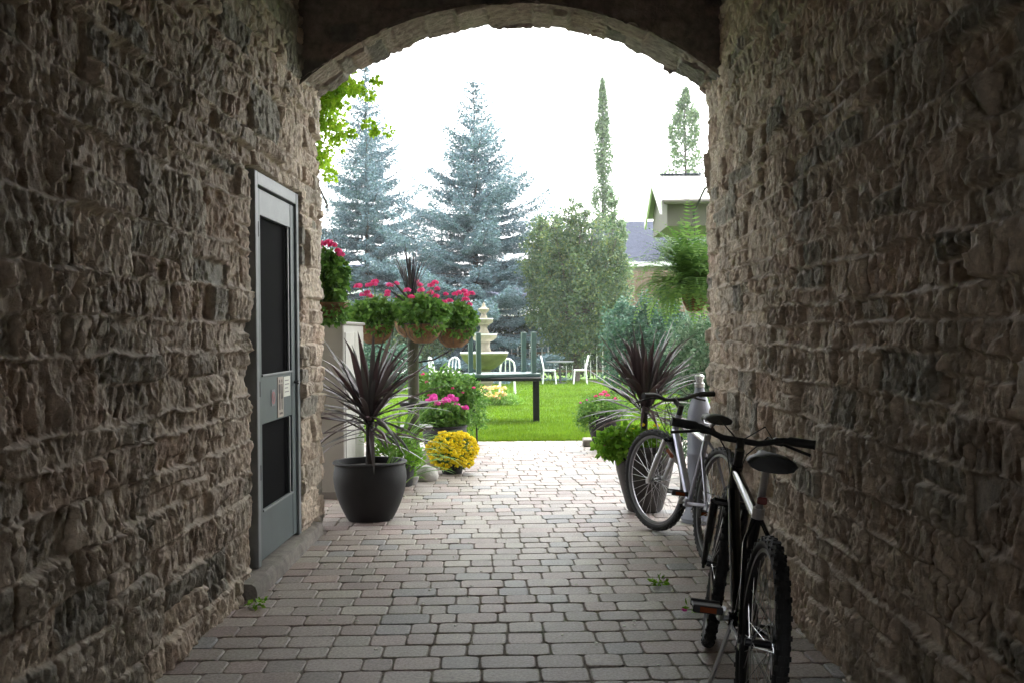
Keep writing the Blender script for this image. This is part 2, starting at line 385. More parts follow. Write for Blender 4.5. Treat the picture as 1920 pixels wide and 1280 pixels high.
npmesh('arch_inner_face', V, gridfaces(len(xs), len(ts), flip=True), M['stone'], building, (c * np.array([.5, .5, .56])).reshape(-1, 3), True)
# masses of the building round the passage
def pt(name, boxes, m, parent, bev=0, **k):
    b = MB()
    for c_, d_ in boxes: b.box(c_, d_, None, bev)
    return b.build(name, m, parent, smooth=False, **k)
pt('side_wall', [((-4.28, 0.0, 3.75), (5.3, 13.58, 7.5))], M['stone2'], building)
pt('side_wall', [((3.96, 0.0, 3.75), (5.6, 13.58, 7.5))], M['stone2'], building)
pt('upper_storey', [((-.165, 0.0, 5.6), (2.9, 13.5, 3.7))], M['plaster'], building)
b = MB()                       # outer face over the arch
n = 40; vs = []; fs = []
for i in range(n + 1):
    x = -1.6 + 2.87 * i / n; q = min(abs(x - AC.x), half + .1); z = CZ + math.sqrt(RA ** 2 - q * q) + .03
    vs += [(x, YE - .004, z), (x, YE - .004, 7.49)]
for i in range(n): fs.append((2 * i, 2 * i + 1, 2 * i + 3, 2 * i + 2))
b.add(vs, fs); b.build('arch_outer_face', M['stone2'], building, False)
pt('roof', [((-.16, 0.0, 7.62), (14.2, 14.2, .22))], M['slate'], building, .05)

# ---------------------------------------------------------------- screen door (part of the building) and its sub-parts
DX = -1.515; y0, y1, zb, zt_ = 5.245, 6.20, .085, 2.165
dp = empty('screen_door', (0, 0, 0)); dp.parent = building; dp['label'] = 'grey painted wooden screen door with two dark screens and small signs on its middle rail'
f = MB()
f.box((DX + .01, y0 + .028, (zb + zt_) / 2), (.07, .055, zt_ - zb), None, .004)
f.box((DX + .01, y1 - .028, (zb + zt_) / 2), (.07, .055, zt_ - zb), None, .004)
f.box((DX + .01, (y0 + y1) / 2, zt_ - .035), (.068, y1 - y0 - .112, .07), None, .004)
f.build('frame', M['frame'], dp, ang=20)
a0, a1 = y0 + .062, y1 - .062; W_ = a1 - a0; st = .085
zs1 = dict(bot=(.10, .355), mid=(.825, 1.08), top=(1.945, 2.085)); dx0 = DX + .012
for yy in (a0 + st / 2, a1 - st / 2): f = MB(); f.box((dx0, yy, 1.0925), (.035, st, 1.985), None, .003); f.build('stile', M['door'], dp, ang=20)
ym = (a0 + a1) / 2; wi = W_ - 2 * st - .002
for k in ('bot', 'mid'): f = MB(); f.box((dx0 - .001, ym, sum(zs1[k]) / 2), (.033, wi, zs1[k][1] - zs1[k][0]), None, .002); f.build('rail', M['door'], dp, ang=20)
f = MB(); f.box((dx0 - .001, ym, sum(zs1['top']) / 2), (.033, wi, zs1['top'][1] - zs1['top'][0]), None, .002); f.build('top_rail', M['frame'], dp, ang=20)
f = MB()
for z in (.355, 1.08): f.box((dx0 + .014, ym, z + .006), (.02, wi, .012), None, .002)
f.box((dx0 + .010, a1 - st - .05, 1.515), (.012, .022, .85), None, .002); f.box((dx0 + .010, a1 - st - .05, .59), (.012, .022, .46), None, .002)
f.build('glazing_bead', M['frame'], dp, ang=20)
for za, zb_ in ((.35, .83), (1.075, 1.95)):
    pt('screen', [((dx0 - .012, ym, (za + zb_) / 2), (.004, wi + .01, zb_ - za))], M['screen'], dp)
for z in (.58, 1.02, 1.86):
    f = MB(); f.tube([(dx0 + .028, a0 - .006, z - .04), (dx0 + .028, a0 - .006, z + .04)], .008); f.box((dx0 + .019, a0 + .016, z), (.004, .03, .075)); f.build('hinge', M['hinge'], dp)
f = MB(); f.tube([(dx0 + .018, a1 - .03, 1.02), (dx0 + .05, a1 - .03, 1.02)], .009); f.tube([(dx0 + .05, a1 - .03, 1.02), (dx0 + .054, a1 - .09, 1.015)], .007); f.build('handle', M['hinge'], dp)
# signs on the middle rail; u = metres from the hinge side along the door
sx = dx0 + .0165
def plate(name, ya, yb, za, zb2, m, t=.003): return pt(name, [((sx + t / 2, (ya + yb) / 2, (za + zb2) / 2), (t, yb - ya, zb2 - za))], m, dp)
yA = a0 + .41
plate('restroom_sign', yA, yA + .125, .835, 1.065, M['signbrown']); sg = MB(); sx2 = sx + .0045
def flat(poly, y_, z_, mb): # filled polygon facing +X
    mb.add([(sx2, y_ + p[0], z_ + p[1]) for p in poly], [tuple(range(len(poly)))])
def disc(y_, z_, r_, mb): flat([(r_ * math.cos(t * math.pi / 6), r_ * math.sin(t * math.pi / 6)) for t in range(12)], y_, z_, mb)
for yy, skirt in ((yA + .036, False), (yA + .088, True)):
    disc(yy, 1.041, .0105, sg)
    if skirt: flat([(-.010, .0), (.010, .0), (.016, -.045), (.021, -.085), (-.021, -.085), (-.016, -.045)], yy, 1.024, sg)
    else: flat([(-.019, 0), (.019, 0), (.019, -.052), (.012, -.052), (.012, -.085), (-.012, -.085), (-.012, -.052), (-.019, -.052)], yy, 1.024, sg)
    for q in (-.007, .007): flat([(q - .005, 0), (q + .005, 0), (q + .005, -.062), (q - .005, -.062)], yy, .939, sg)
for i in range(5): flat([(0, 0), (.012, 0), (.012, -.012), (0, -.012)], yA + .028 + i * .015, .862, sg)
sg.build('restroom_pictogram', M['ink'], dp, False)
plate('paper_notice', yA + .135, yA + .285, .945, 1.062, M['signwhite']); sg = MB()
for r_, (ww, zz) in enumerate(((.09, 1.042), (.10, 1.020), (.07, .998), (.095, .976))):
    flat([(0, 0), (ww, 0), (ww, -.006), (0, -.006)], yA + .155, zz, sg)
sg.build('notice_writing', M['cabinet2'], dp, False)
plate('sticker', yA - .135, yA - .055, .91, 1.0, M['frame'], .002); sg = MB()
for i in range(24):
    a = i * math.pi / 12; b2 = a + math.pi / 12; c0 = (yA - .095, .955)
    sg.add([(sx2 - .001, c0[0] + r_ * math.cos(q), c0[1] + r_ * math.sin(q)) for q, r_ in ((a, .026), (b2, .026), (b2, .034), (a, .034))], [(0, 1, 2, 3)])
flat([(-.022, .020), (-.017, .026), (.023, -.020), (.018, -.026)], c0[0], c0[1], sg)
sg.build('sticker_symbol', M['red'], dp, False)
# sill
zz = MB(); ny, nx = 60, 10; vs = []; fs = []
sy0, sy1 = 4.93, 6.60
prof = [(-1.62, -.02), (-1.62, .082), (-1.50, .083), (-1.42, .080), (-1.398, .070), (-1.392, .04), (-1.392, -.02)]
for i in range(ny + 1):
    y_ = sy0 + (sy1 - sy0) * i / ny
    for k, (x_, z_) in enumerate(prof):
        e = .010 * (float(vn(np.array([y_ * 9.]), np.array([k * 3.]), 6)[0]) - .5)
        vs.append((x_ + (e if k > 2 else 0) + (.03 * (i / ny) * (-1) if k > 2 else 0), y_, z_ + (e * .8 if 0 < k < 6 else 0)))
K = len(prof)
for i in range(ny):
    for k in range(K - 1): fs.append((i * K + k, i * K + k + 1, (i + 1) * K + k + 1, (i + 1) * K + k))
fs.append(tuple(range(K))); fs.append(tuple(ny * K + k for k in range(K))[::-1])
zz.add(vs, fs); zz.build('door_sill', M['sill'], building, ang=30)

# ---------------------------------------------------------------- ground
g = MB(); g.add([(-60, 12.33, -.02), (60, 12.33, -.02), (60, 45, gz(45) - .02), (-60, 45, gz(45) - .02), (60, 95, gz(45) - .1), (-60, 95, gz(45) - .1)], [(0, 1, 2, 3), (3, 2, 4, 5)])
o = g.build('lawn', M['lawn'], None, False); tag(o, 'green mown lawn beyond the paving', None, None, 'structure')
g = MB(); g.add([(-60, -30, -.035), (60, -30, -.035), (60, 12.34, -.035), (-60, 12.34, -.035)], [(0, 1, 2, 3)])
tag(g.build('ground', M['street'], None, False), kind='structure')
g = MB(); g.add([(-3.6, -8.9, -.007), (3.8, -8.9, -.007), (3.8, 12.34, -.007), (-3.6, 12.34, -.007)], [(0, 1, 2, 3)])
tag(g.build('paving_bed', M['joint'], None, False), kind='structure')
TH = R(3.0); ct, sn = math.cos(TH), math.sin(TH); V = []; F = []; C = []; rp = random.Random(3)
row = 2.2; F4 = []; FT = []
while row < 13.2:
    wd = .158; x = -4.2 + rp.uniform(0, .2); far = row > 8.5
    while x < 4.2:
        L = rp.choice((.12, .155, .155, .19, .225)); cx = x + L / 2; cy = row + wd / 2
        wx = cx * ct - (cy - 6) * sn; wy = 6 + cx * sn + (cy - 6) * ct; x += L
        if wy > 12.32 or wx < -3.4 or wx > 3.6 or (wy < 6.7 and (wx < -1.6 or wx > 1.25)): continue
        t = rp.random(); k = rp.uniform(.78, 1.16)
        bc = (.40, .345, .315) if t < .45 else (.40, .315, .29) if t < .74 else (.34, .33, .33) if t < .86 else (.42, .38, .335)
        bc = tuple(q * k * .80 for q in bc)
        hx, hy = L / 2 - rp.uniform(.0015, .0035), wd / 2 - rp.uniform(.0015, .003); dz = rp.uniform(-.003, .002); tx, ty = rp.uniform(-.012, .012), rp.uniform(-.012, .012)
        out = []
        for sxx, syy in ((1, 1), (-1, 1), (-1, -1), (1, -1)):
            c1 = rp.uniform(.018, .036); c2 = rp.uniform(.014, .028)
            pts_ = [(sxx * hx, syy * (hy - c2)), (sxx * (hx - c1 * .28), syy * (hy - c2 * .25)), (sxx * (hx - c1), syy * hy)]
            if sxx * syy < 0: pts_ = pts_[::-1]
            out += pts_
        ang = rp.uniform(-.012, .012); ca, sa = math.cos(TH + ang), math.sin(TH + ang); base = len(V)
        for (ins, zz_) in ((0, -.03), (0, -.005), (.0025, -.001), (.008, .0008)):
            for (a_, b_) in out:
                l_ = math.hypot(a_, b_); s_ = (l_ - ins) / l_; a2, b2 = a_ * s_ + rp.uniform(-.0008, .0008), b_ * s_ + rp.uniform(-.0008, .0008)
                V.append((wx + a2 * ca - b2 * sa, wy + a2 * sa + b2 * ca, zz_ + dz + tx * a2 + ty * b2)); C.append(bc if zz_ > -.02 else tuple(q * .4 for q in bc))
        for r_ in range(3):
            for j in range(12): F4.append((base + r_ * 12 + j, base + r_ * 12 + (j + 1) % 12, base + (r_ + 1) * 12 + (j + 1) % 12, base + (r_ + 1) * 12 + j))
        FT.append(tuple(base + 36 + j for j in range(12)))
    row += wd
me = bpy.data.meshes.new('paving'); me.from_pydata(V, [], F4 + FT); me.update()
a = me.color_attributes.new('Col', 'FLOAT_COLOR', 'POINT'); cc = np.ones((len(V), 4), np.float32); cc[:, :3] = C; a.data.foreach_set('color', cc.ravel())
me.polygons.foreach_set('use_smooth', [True] * len(F4) + [False] * len(FT))
tag(link('paving', me, M['paver']), kind='structure')
# grass blades on the near lawn
n = 150000; gy = 12.24 + .05 * rng.random(n) + 23.5 * rng.random(n) ** 1.7; gx = (rng.random(n) - .45) * (1.0 + gy * .34)
gP = np.stack([gx, gy, -.02 - .0145 * np.clip(gy - 12.35, 0, 99)], -1); gD = np.stack([rng.normal(0, .35, n), rng.normal(0, .35, n), np.ones(n)], -1)
Vg, Fg = leafmesh(gP, gD, rdir(n), rng.uniform(.035, .075, n), rng.uniform(.005, .010, n) * (1 + (gy - 12) * .07)); tag(npmesh('grass', Vg, Fg, M['grass']), 'short grass blades over the lawn', 'grass', None, 'stuff')

# ---------------------------------------------------------------- plants
def strap_leaves(name, m, parent, n, base, L, W, elev, droop, seed, spread=.03, az=None):
    r_ = random.Random(seed); Vs, Fs = [], []
    for i in range(n):
        a = r_.uniform(0, 2 * math.pi) if az is None else r_.uniform(*az); t_ = i / n; e = R(r_.uniform(*elev)) ; l = r_.uniform(*L); w_ = W * r_.uniform(.75, 1.1); dr = r_.uniform(*droop)
        p = Vector(base) + Vector((math.cos(a), math.sin(a), 0)) * spread * .5 + Vector((0, 0, r_.uniform(-spread * 2.5, spread * 1.5)))
        k = 11; o_ = len(Vs); el = e; ax = Vector((math.cos(a), math.sin(a), 0)); sd = Vector((-math.sin(a), math.cos(a), 0)); tw = r_.uniform(-.4, .4)
        for s_ in range(k + 1):
            q = s_ / k; d = ax * math.cos(el) + Vector((0, 0, 1)) * math.sin(el); up = d.cross(sd) * -1
            ww = w_ * (.45 + 1.1 * q if q < .4 else .89 * (1 - ((q - .4) / .6) ** 2.2)) * .5 + .0006
            sq = sd * math.cos(tw * q) + up * math.sin(tw * q)
            Vs += [p + sq * ww + up * ww * .45, p, p - sq * ww + up * ww * .45]
            p = p + d * (l / k); el -= dr / k * (.4 + 1.3 * q)
        for s_ in range(k):
            for j in range(2): Fs.append((o_ + s_ * 3 + j, o_ + s_ * 3 + j + 1, o_ + s_ * 3 + j + 4, o_ + s_ * 3 + j + 3))
    return npmesh(name, [tuple(v) for v in Vs], Fs, m, parent, None, True)
def blob(name, m, parent, c, rad, n, L, W, seed=0, shell=.55, lump=.25, up=.3, clumps=0):
    c = np.array(c, float); rad = np.array(rad, float); d = rdir(n)
    f = shell + (1 - shell) * rng.random(n) ** .6
    lum = 1 + lump * (2 * vn(d[:, 0] * 2.6 + seed + 9, d[:, 1] * 2.6 + d[:, 2] * 2.1 + 9, seed) - 1)
    P = c + d * rad * (f * lum)[:, None]; D = unit(d * .7 + rdir(n) * .8 + np.array([0, 0, -.15])); N = unit(d * .6 + rdir(n) * .6 + np.array([0, 0, up]))
    V, F = leafmesh(P, D, N, rng.uniform(.7, 1.2, n) * L, rng.uniform(.7, 1.2, n) * W)
    return npmesh(name, V, F, m, parent) if name else (V, F)
def heads(name, m, parent, cs, r_, n, size, mass=False):
    parts = []
    for c in cs:
        rr = r_ * random.uniform(.75, 1.2); d = rdir(n); d[:, 2] = np.abs(d[:, 2]) * .9 - .25; d = unit(d)
        P = np.array(c) + d * rr * (.6 + .4 * rng.random(n))[:, None] * np.array([1, 1, .8])
        N = unit(d + rdir(n) * .5); D = unit(np.cross(N, rdir(n)))
        parts.append(leafmesh(P - D * size / 2, D, N, size, size * .9))
    if mass: V, F = join(*parts); return npmesh(name, V, F, m, parent)
    for V, F in parts: npmesh(name.replace('flowers', 'flower').replace('buds', 'bud'), V, F, m, parent)
def stems(name, m, parent, c0, cs, r_=.003):
    b = MB()
    for c in cs:
        a = Vector(c0) + Vector((random.uniform(-.06, .06), random.uniform(-.06, .06), 0)); e = Vector(c); b.tube([a, (a + e) / 2 + Vector((0, 0, .03)), e], r_, 5)
    return b.build(name, m, parent)
def pot(parent, prof, m='pot', soil=None, name='pot', n=40):
    MB().lathe(prof, n).build(name, M[m], parent, ang=50)
    if soil: MB().lathe([(soil[0], soil[1]), (soil[0] * .5, soil[1] + .012), (0.0001, soil[1] + .015)], 24).build('soil', M['soil'], parent)
def bowlprof(r, h, rb, lip=.018, th=.02, belly=1.05):
    out = []
    for i in range(13):
        t = i / 12; q = rb + (r * belly - rb) * math.sin(min(1, t * 1.25) * math.pi / 2) ** .9
        if t > .8: q -= (r * belly - r) * ((t - .8) / .2)
        out.append((q, t * (h - .02)))
    return [(0.001, 0)] + out + [(r + lip * .6, h - .02), (r + lip, h - .008), (r + lip * .6, h), (r - th, h), (r - th * 1.2, h - .06)]

# big left pot with cordyline
p = ground(692, 7.12); t = empty('potted_cordyline', p, 0, 'dark red cordyline in a wide black bowl pot by the left wall end', 'potted plant', 'pots with spiky cordylines')
pot(t, bowlprof(.245, .415, .155), 'pot', (.225, .37))
MB().tube([(0, 0, .36), (.004, 0, .56), (0, 0, .77)], [.032, .03, .026], 10).build('stem', M['stem'], t)
strap_leaves('leaves', M['cord'], t, 92, (0, 0, .76), (.40, .64), .044, (12, 88), (.1, .9), 3, .04)
strap_leaves('lower_leaves', M['cord'], t, 34, (0, 0, .68), (.42, .62), .038, (-22, 28), (.3, 1.3), 4, .04)
strap_leaves('trailing_leaves', M['limestrap'], t, 26, (.10, 0, .42), (.18, .30), .010, (40, 80), (.8, 1.8), 5, .06, (-1.2, 1.2))
# right pot with cordyline
p = ground(1207, 7.42); t2 = empty('potted_cordyline', p, 0, 'dark red cordyline above lime leaves and yellow flowers in tall brown pot', 'potted plant', 'pots with spiky cordylines')
pot(t2, [(.001, 0), (.115, 0), (.13, .02), (.17, .16), (.205, .3), (.222, .40), (.226, .45), (.236, .455), (.24, .475), (.232, .485), (.21, .485), (.205, .42)], 'pot2', (.207, .44))
MB().tube([(0, 0, .42), (0, 0, .62), (.01, 0, .82)], [.028, .026, .024], 10).build('stem', M['stem'], t2)
strap_leaves('leaves', M['cord'], t2, 88, (.01, 0, .80), (.40, .60), .044, (25, 89), (.05, .8), 8, .04)
strap_leaves('lower_leaves', M['cord'], t2, 30, (0, 0, .74), (.38, .56), .032, (-15, 35), (.3, 1.3), 9)
V, F = join(blob(None, None, None, (-.17, -.05, .50), (.17, .16, .11), 900, .055, .045), blob(None, None, None, (.10, -.06, .50), (.16, .15, .09), 600, .05, .04), blob(None, None, None, (-.22, -.1, .47), (.09, .10, .08), 200, .05, .04))
npmesh('lime_foliage', V, F, M['lime'], t2)
ys_ = [(-.10, -.14, .60), (.03, -.16, .60), (.08, -.1, .63), (-.02, -.05, .63), (.17, -.1, .58), (.22, -.02, .58)]
heads('yellow_flowers', M['yellow'], t2, ys_, .022, 40, .018)
heads('magenta_flowers', M['magenta'], t2, [(-.33, -.03, .46), (-.30, -.08, .49), (-.29, .0, .43)], .02, 40, .018)
# yellow chrysanthemum
p = ground(846, 9.45); t = empty('chrysanthemum', p, 0, 'round bush thick with yellow chrysanthemum flowers on the left edge of the paving', 'flowering plant')
MB().lathe([(.001, 0), (.09, 0), (.12, .10), (.125, .12), (.11, .12), (.001, .11)], 20).build('pot', M['pot'], t)
blob('foliage', M['leaf'], t, (0, 0, .19), (.20, .20, .165), 2200, .035, .018, 3, .3, .1)
cs = [];
while len(cs) < 700:
    d = rdir(1)[0]
    if d[2] < -.62: continue
    k = 1 + .10 * (random.random() - .5) + .09 * math.sin(d[0] * 7 + d[2] * 5); cs.append((d[0] * .225 * k, d[1] * .225 * k, .195 + d[2] * .185 * k))
tag(heads('flowers', M['yellow'], t, cs, .016, 14, .021, True), kind='stuff')
# utility cabinet
b0 = at(645, 700, 8.0); t = empty('utility_cabinet', (b0.x, 8.0, 0), 0, 'beige metal utility cabinet behind the left cordyline, against the stone corner', 'cabinet')
f = MB(); f.box((-.36, .45, .69), (.72, .90, 1.38), None, .008); f.build('body', M['cabinet'], t, ang=20)
f = MB(); f.box((-.36, .45, 1.392), (.75, .93, .026), None, .006); f.build('lid', M['cabinet2'], t, ang=20)
f = MB(); f.box((-.36, .45, .03), (.74, .92, .058), None, .004); f.build('plinth', M['cabinet2'], t, ang=20)
f = MB(); f.box((.004, .24, .72), (.008, .40, 1.2), None, .003); f.box((.004, .66, .72), (.008, .40, 1.2), None, .003); f.build('door', M['cabinet'], t, ang=20)
f = MB(); f.box((.014, .42, .8), (.012, .02, .12), None, .004); f.build('handle', M['cabinet2'], t)
# strappy lime plant behind the pot
p = ground(745, 8.7); t = empty('potted_daylily', p, 0, 'bright green arching strap-leaved plant behind the left cordyline', 'potted plant')
MB().lathe([(.001, 0), (.12, 0), (.15, .2), (.14, .2), (.001, .18)], 20).build('pot', M['pot'], t)
strap_leaves('leaves', M['limestrap'], t, 130, (0, 0, .22), (.35, .62), .022, (20, 88), (.6, 1.9), 12, .10)
blob('foliage', M['lime'], t, (0, 0, .26), (.22, .2, .14), 900, .05, .022, 2)
# small pot + rocks
p = ground(768, 8.75); t = empty('small_potted_plant', p, 0, 'small grey pot with a green sprig next to the pale rock', 'potted plant')
MB().lathe([(.001, 0), (.05, 0), (.075, .07), (.07, .075), (.001, .06)], 20).build('pot', M['greypot'], t); blob('foliage', M['lime'], t, (-.01, 0, .12), (.05, .05, .07), 160, .035, .016, 2, .2)
def rock(px, y, r_, lab):
    p = ground(px, y); n_ = 24; vs = []; fs = []
    for i in range(13):
        ph = math.pi * i / 12
        for j in range(n_):
            th_ = 2 * math.pi * j / n_; d = (math.sin(ph) * math.cos(th_), math.sin(ph) * math.sin(th_), math.cos(ph))
            k = .75 + .5 * float(fbm(np.array([d[0] * 1.7 + px]), np.array([d[1] * 1.7 + d[2] * 1.3]), 5)[0]); vs.append((d[0] * r_[0] * k, d[1] * r_[1] * k, r_[2] * .55 + d[2] * r_[2] * k))
    for i in range(12):
        for j in range(n_): fs.append((i * n_ + j, (i + 1) * n_ + j, (i + 1) * n_ + (j + 1) % n_, i * n_ + (j + 1) % n_))
    b = MB(); b.add(vs, fs); o = b.build('rock', M['rock'], None, ang=60); o.location = p; tag(o, lab, 'rock')
rock(797, 9.0, (.12, .10, .085), 'pale pinkish rock on the paving between the small grey pot and the yellow flowers')
rock(806, 9.75, (.10, .09, .14), 'smooth grey boulder half hidden behind the yellow chrysanthemum')
# plant stand with baskets
p = ground(775, 9.9); t = empty('plant_stand', p, 0, 'mossy post stand with iron arms holding coir baskets of pink geraniums', 'plant stand')
MB().tube([(0, 0, 0), (0, 0, 1.36)], .055, 12).build('post', M['mosspost'], t)
MB().lathe([(.001, .58), (.05, .58), (.13, .60), (.15, .64), (.14, .645), (.05, .62)], 24).build('tray', M['pot'], t)
MB().lathe([(.001, .36), (.17, .36), (.19, .40), (.18, .41), (.06, .39)], 24).build('lower_tray', M['pot2'], t)
f = MB()
basket_at = [(703, 9.6, 608), (794, 9.5, 607), (852, 9.9, 616), (772, 10.3, 600)]
for px, y, py in basket_at:
    q = at(px, py, y) - p; f.tube([(0, 0, 1.02), (q.x * .5, q.y * .5, q.z - .30), (q.x * .95, q.y * .95, q.z - .20)], .009, 8)
f.build('arm', M['hinge'], t)
labs = ['coir basket of red-pink geraniums, leftmost on the post stand', 'coir basket of pink geraniums in the middle front of the post stand', 'coir basket of bright pink geraniums, rightmost on the post stand', 'coir basket of geraniums at the back of the post stand']
for i, (px, y, py) in enumerate(basket_at):
    q = at(px, py, y); u_ = empty('hanging_basket', (q.x, q.y, q.z), 0, labs[i], 'flower basket', 'coir baskets on the post stand')
    MB().lathe([(.001, -.185), (.08, -.18), (.14, -.13), (.178, -.05), (.188, 0), (.175, .005), (.16, -.03), (.001, -.02)], 28, wob=.02).build('liner', M['coir'], u_)
    f = MB(); f.tube([(.19 * math.cos(a * math.pi / 12), .19 * math.sin(a * math.pi / 12), 0) for a in range(24)], .005, 6, closed=True)
    for k in range(8):
        a = k * math.pi / 4; f.tube([(.192 * math.cos(a), .192 * math.sin(a), 0), (.155 * math.cos(a), .155 * math.sin(a), -.12), (.05 * math.cos(a), .05 * math.sin(a), -.192)], .003, 5)
    f.build('wire_frame', M['hinge'], u_)
    V, F = join(blob(None, None, None, (0, 0, .10), (.215, .20, .125), 950, .06, .055, i), blob(None, None, None, (.05, -.12, 0), (.16, .1, .10), 300, .05, .03, i))
    npmesh('foliage', V, F, M['leaf'], u_)
    cs = [(random.uniform(-.2, .2), random.uniform(-.2, .12), random.uniform(.22, .40)) for _ in range(10)]
    stems('flower_stems', M['leaf'], u_, (0, 0, .08), cs); heads('flowers', M['pink'], u_, cs, .032, 50, .024)
# dracaena spike in the top of the stand
q = p + Vector((-.02, .05, 1.36)); u_ = empty('potted_dracaena', q, 0, 'thin grey-brown spike dracaena rising above the geranium baskets', 'potted plant')
MB().lathe([(.001, 0), (.1, 0), (.15, .14), (.14, .14), (.001, .12)], 24).build('pot', M['pot'], u_)
MB().tube([(0, 0, .1), (.01, 0, .32)], [.034, .03], 8).build('stem', M['spike'], u_)
strap_leaves('leaves', M['spike'], u_, 40, (0, 0, .34), (.34, .50), .022, (62, 90), (.0, .4), 21)
strap_leaves('lower_leaves', M['spike'], u_, 18, (0, 0, .24), (.38, .52), .020, (12, 40), (.0, .5), 22)
# hanging geranium basket beyond the left corner and fern basket beyond the right corner
def hanger(px, y, py, lab, name, hook_h, sgn):
    q = at(px, py, y); u_ = empty(name, (q.x, q.y, q.z), 0, lab, 'hanging basket')
    f = MB()
    for k in range(3):
        a = k * 2.094 + .5; f.tube([(.16 * math.cos(a), .16 * math.sin(a), 0), (0, 0, hook_h)], .0022, 5)
    f.build('chain', M['hinge'], u_)
    f = MB(); f.tube([(0, 6.86 - y, hook_h + .12), (0, (6.86 - y) * .5, hook_h + .14), (0, 0, hook_h + .03), (0, 0, hook_h)], .008, 6); f.build('wall_bracket', M['hinge'], u_)
    return u_
u_ = hanger(615, 7.5, 568, 'green hanging basket with pink geraniums beyond the left stone corner', 'geranium_basket', .7, 1)
MB().lathe([(.001, -.12), (.08, -.11), (.14, -.04), (.155, .0), (.14, 0), (.001, -.02)], 24).build('liner', M['coir'], u_)
V, F = join(blob(None, None, None, (0, 0, .15), (.135, .14, .24), 1800, .055, .045, 4, .3), blob(None, None, None, (.0, 0, -.06), (.15, .16, .10), 700, .045, .025, 5, .3)); npmesh('foliage', V, F, M['leaf'], u_)
cs = [(.02, -.05, .44), (.05, -.05, .42), (-.03, -.06, .43), (.11, -.05, .35), (.09, -.05, .38), (-.06, 0, .4)]
heads('flowers', M['pink'], u_, cs, .03, 50, .022); stems('flower_stems', M['leaf'], u_, (0, 0, .2), cs)
u_ = hanger(1302, 7.9, 556, 'large green fern in a terracotta-coloured hanging basket beyond the right stone corner', 'fern_basket', .62, -1)
MB().lathe([(.001, -.12), (.06, -.11), (.095, -.03), (.105, .02), (.09, .02), (.001, .0)], 24).build('liner', M['coir'], u_)
parts = []; rf = random.Random(5)
for i in range(230):
    a = rf.uniform(0, 2 * math.pi); e = R(rf.uniform(12, 89)); l = rf.uniform(.40, .70) + .28 * max(0, math.sin(e)) ** 3 * rf.random(); pp = Vector((0, 0, .03)); k = 22; P = []; D = []; N = []; S_ = []
    ax = Vector((math.cos(a), math.sin(a), 0)); sd = Vector((-math.sin(a), math.cos(a), 0)); dr = rf.uniform(1.0, 2.9)
    for s_ in range(k):
        q_ = s_ / k; d = ax * math.cos(e) + Vector((0, 0, math.sin(e))); pp = pp + d * l / k; e -= dr / k * (.5 + q_)
        up = d.cross(sd) * -1; ln = .075 * math.sin(math.pi * min(1, (q_ + .12))) ** .7 + .006
        for sg_ in (-1, 1): P.append(pp); D.append(sd * sg_ + d * .35); N.append(up + Vector((0, 0, .01))); S_.append(ln)
    parts.append(leafmesh(np.array([tuple(x) for x in P]), np.array([tuple(x) for x in D]), np.array([tuple(x) for x in N]), np.array(S_), .020, .1))
V, F = join(*parts); npmesh('fronds', V, F, M['fern'], u_)
# pots further back on the left
p = ground(833, 10.7); t = empty('potted_geranium', p, 0, 'dark bowl pot of magenta geraniums just behind the yellow chrysanthemum', 'potted plant')
pot(t, bowlprof(.225, .34, .15), 'pot', (.2, .30)); blob('foliage', M['leaf'], t, (0, 0, .43), (.26, .24, .13), 1500, .06, .05, 2)
cs = [(-.17 + .38 * k / 10 + random.uniform(-.02, .02), random.uniform(-.2, .05), .60 + .04 * math.sin(k * 1.3) - max(0, k - 7) * .03) for k in range(11)]
heads('flowers', M['magenta'], t, cs, .042, 60, .028); stems('flower_stems', M['leaf'], t, (0, 0, .38), cs)
p = ground(842, 11.7); t = empty('potted_shrub', p, 0, 'leafy green shrub with small pink buds in a tall dark pot behind the magenta geraniums', 'potted plant')
pot(t, bowlprof(.2, .5, .14), 'pot', (.18, .46)); V, F = join(blob(None, None, None, (-.05, 0, .68), (.36, .3, .22), 2200, .06, .035, 5, .3, .4), blob(None, None, None, (.2, -.05, .6), (.18, .15, .2), 600, .05, .03, 6, .3)); npmesh('foliage', V, F, M['leaf'], t)
heads('flowers', M['pink'], t, [(random.uniform(-.3, .3), -.22, random.uniform(.6, .85)) for _ in range(7)], .018, 20, .02)
p = ground(893, 12.0); t = empty('garden_shrub', p, 0, 'low green shrub at the lawn edge next to the potted shrub', 'shrub'); MB().tube([(0, 0, 0), (0, 0, .2)], .012, 6).build('stem', M['stem'], t); blob('foliage', M['leaf'], t, (-.08, 0, .42), (.2, .2, .3), 1000, .05, .03, 8, .3, .4)
# pots further back on the right
p = ground(1132, 11.4); t = empty('potted_petunia', p, 0, 'dark pot of trailing greenery with pink flowers on the right edge of the paving', 'potted plant')
pot(t, [(.001, 0), (.10, 0), (.12, .03), (.17, .22), (.185, .36), (.195, .37), (.195, .39), (.18, .39), (.17, .33)], 'pot', (.17, .35))
V, F = join(blob(None, None, None, (0, 0, .46), (.30, .28, .15), 1700, .045, .025, 7, .3, .3), blob(None, None, None, (-.22, -.1, .36), (.12, .1, .16), 450, .04, .02, 8, .3)); npmesh('foliage', V, F, M['leaf'], t)
heads('flowers', M['pink'], t, [(-.04, -.15, .62), (.03, -.16, .61), (.0, -.1, .64), (.12, -.15, .57), (-.1, -.15, .6)], .024, 30, .022)
heads('buds', M['magenta'], t, [(-.27, -.15, .53), (-.2, -.18, .56), (-.24, -.1, .42)], .014, 16, .014)
p = ground(1103, 11.75); o = MB().box((0, 0, .04), (.14, .3, .08), None, .01).build('edging_stone', M['sill']); o.location = p; tag(o, 'low dark edging stone at the foot of the right petunia pot', 'edging stone')
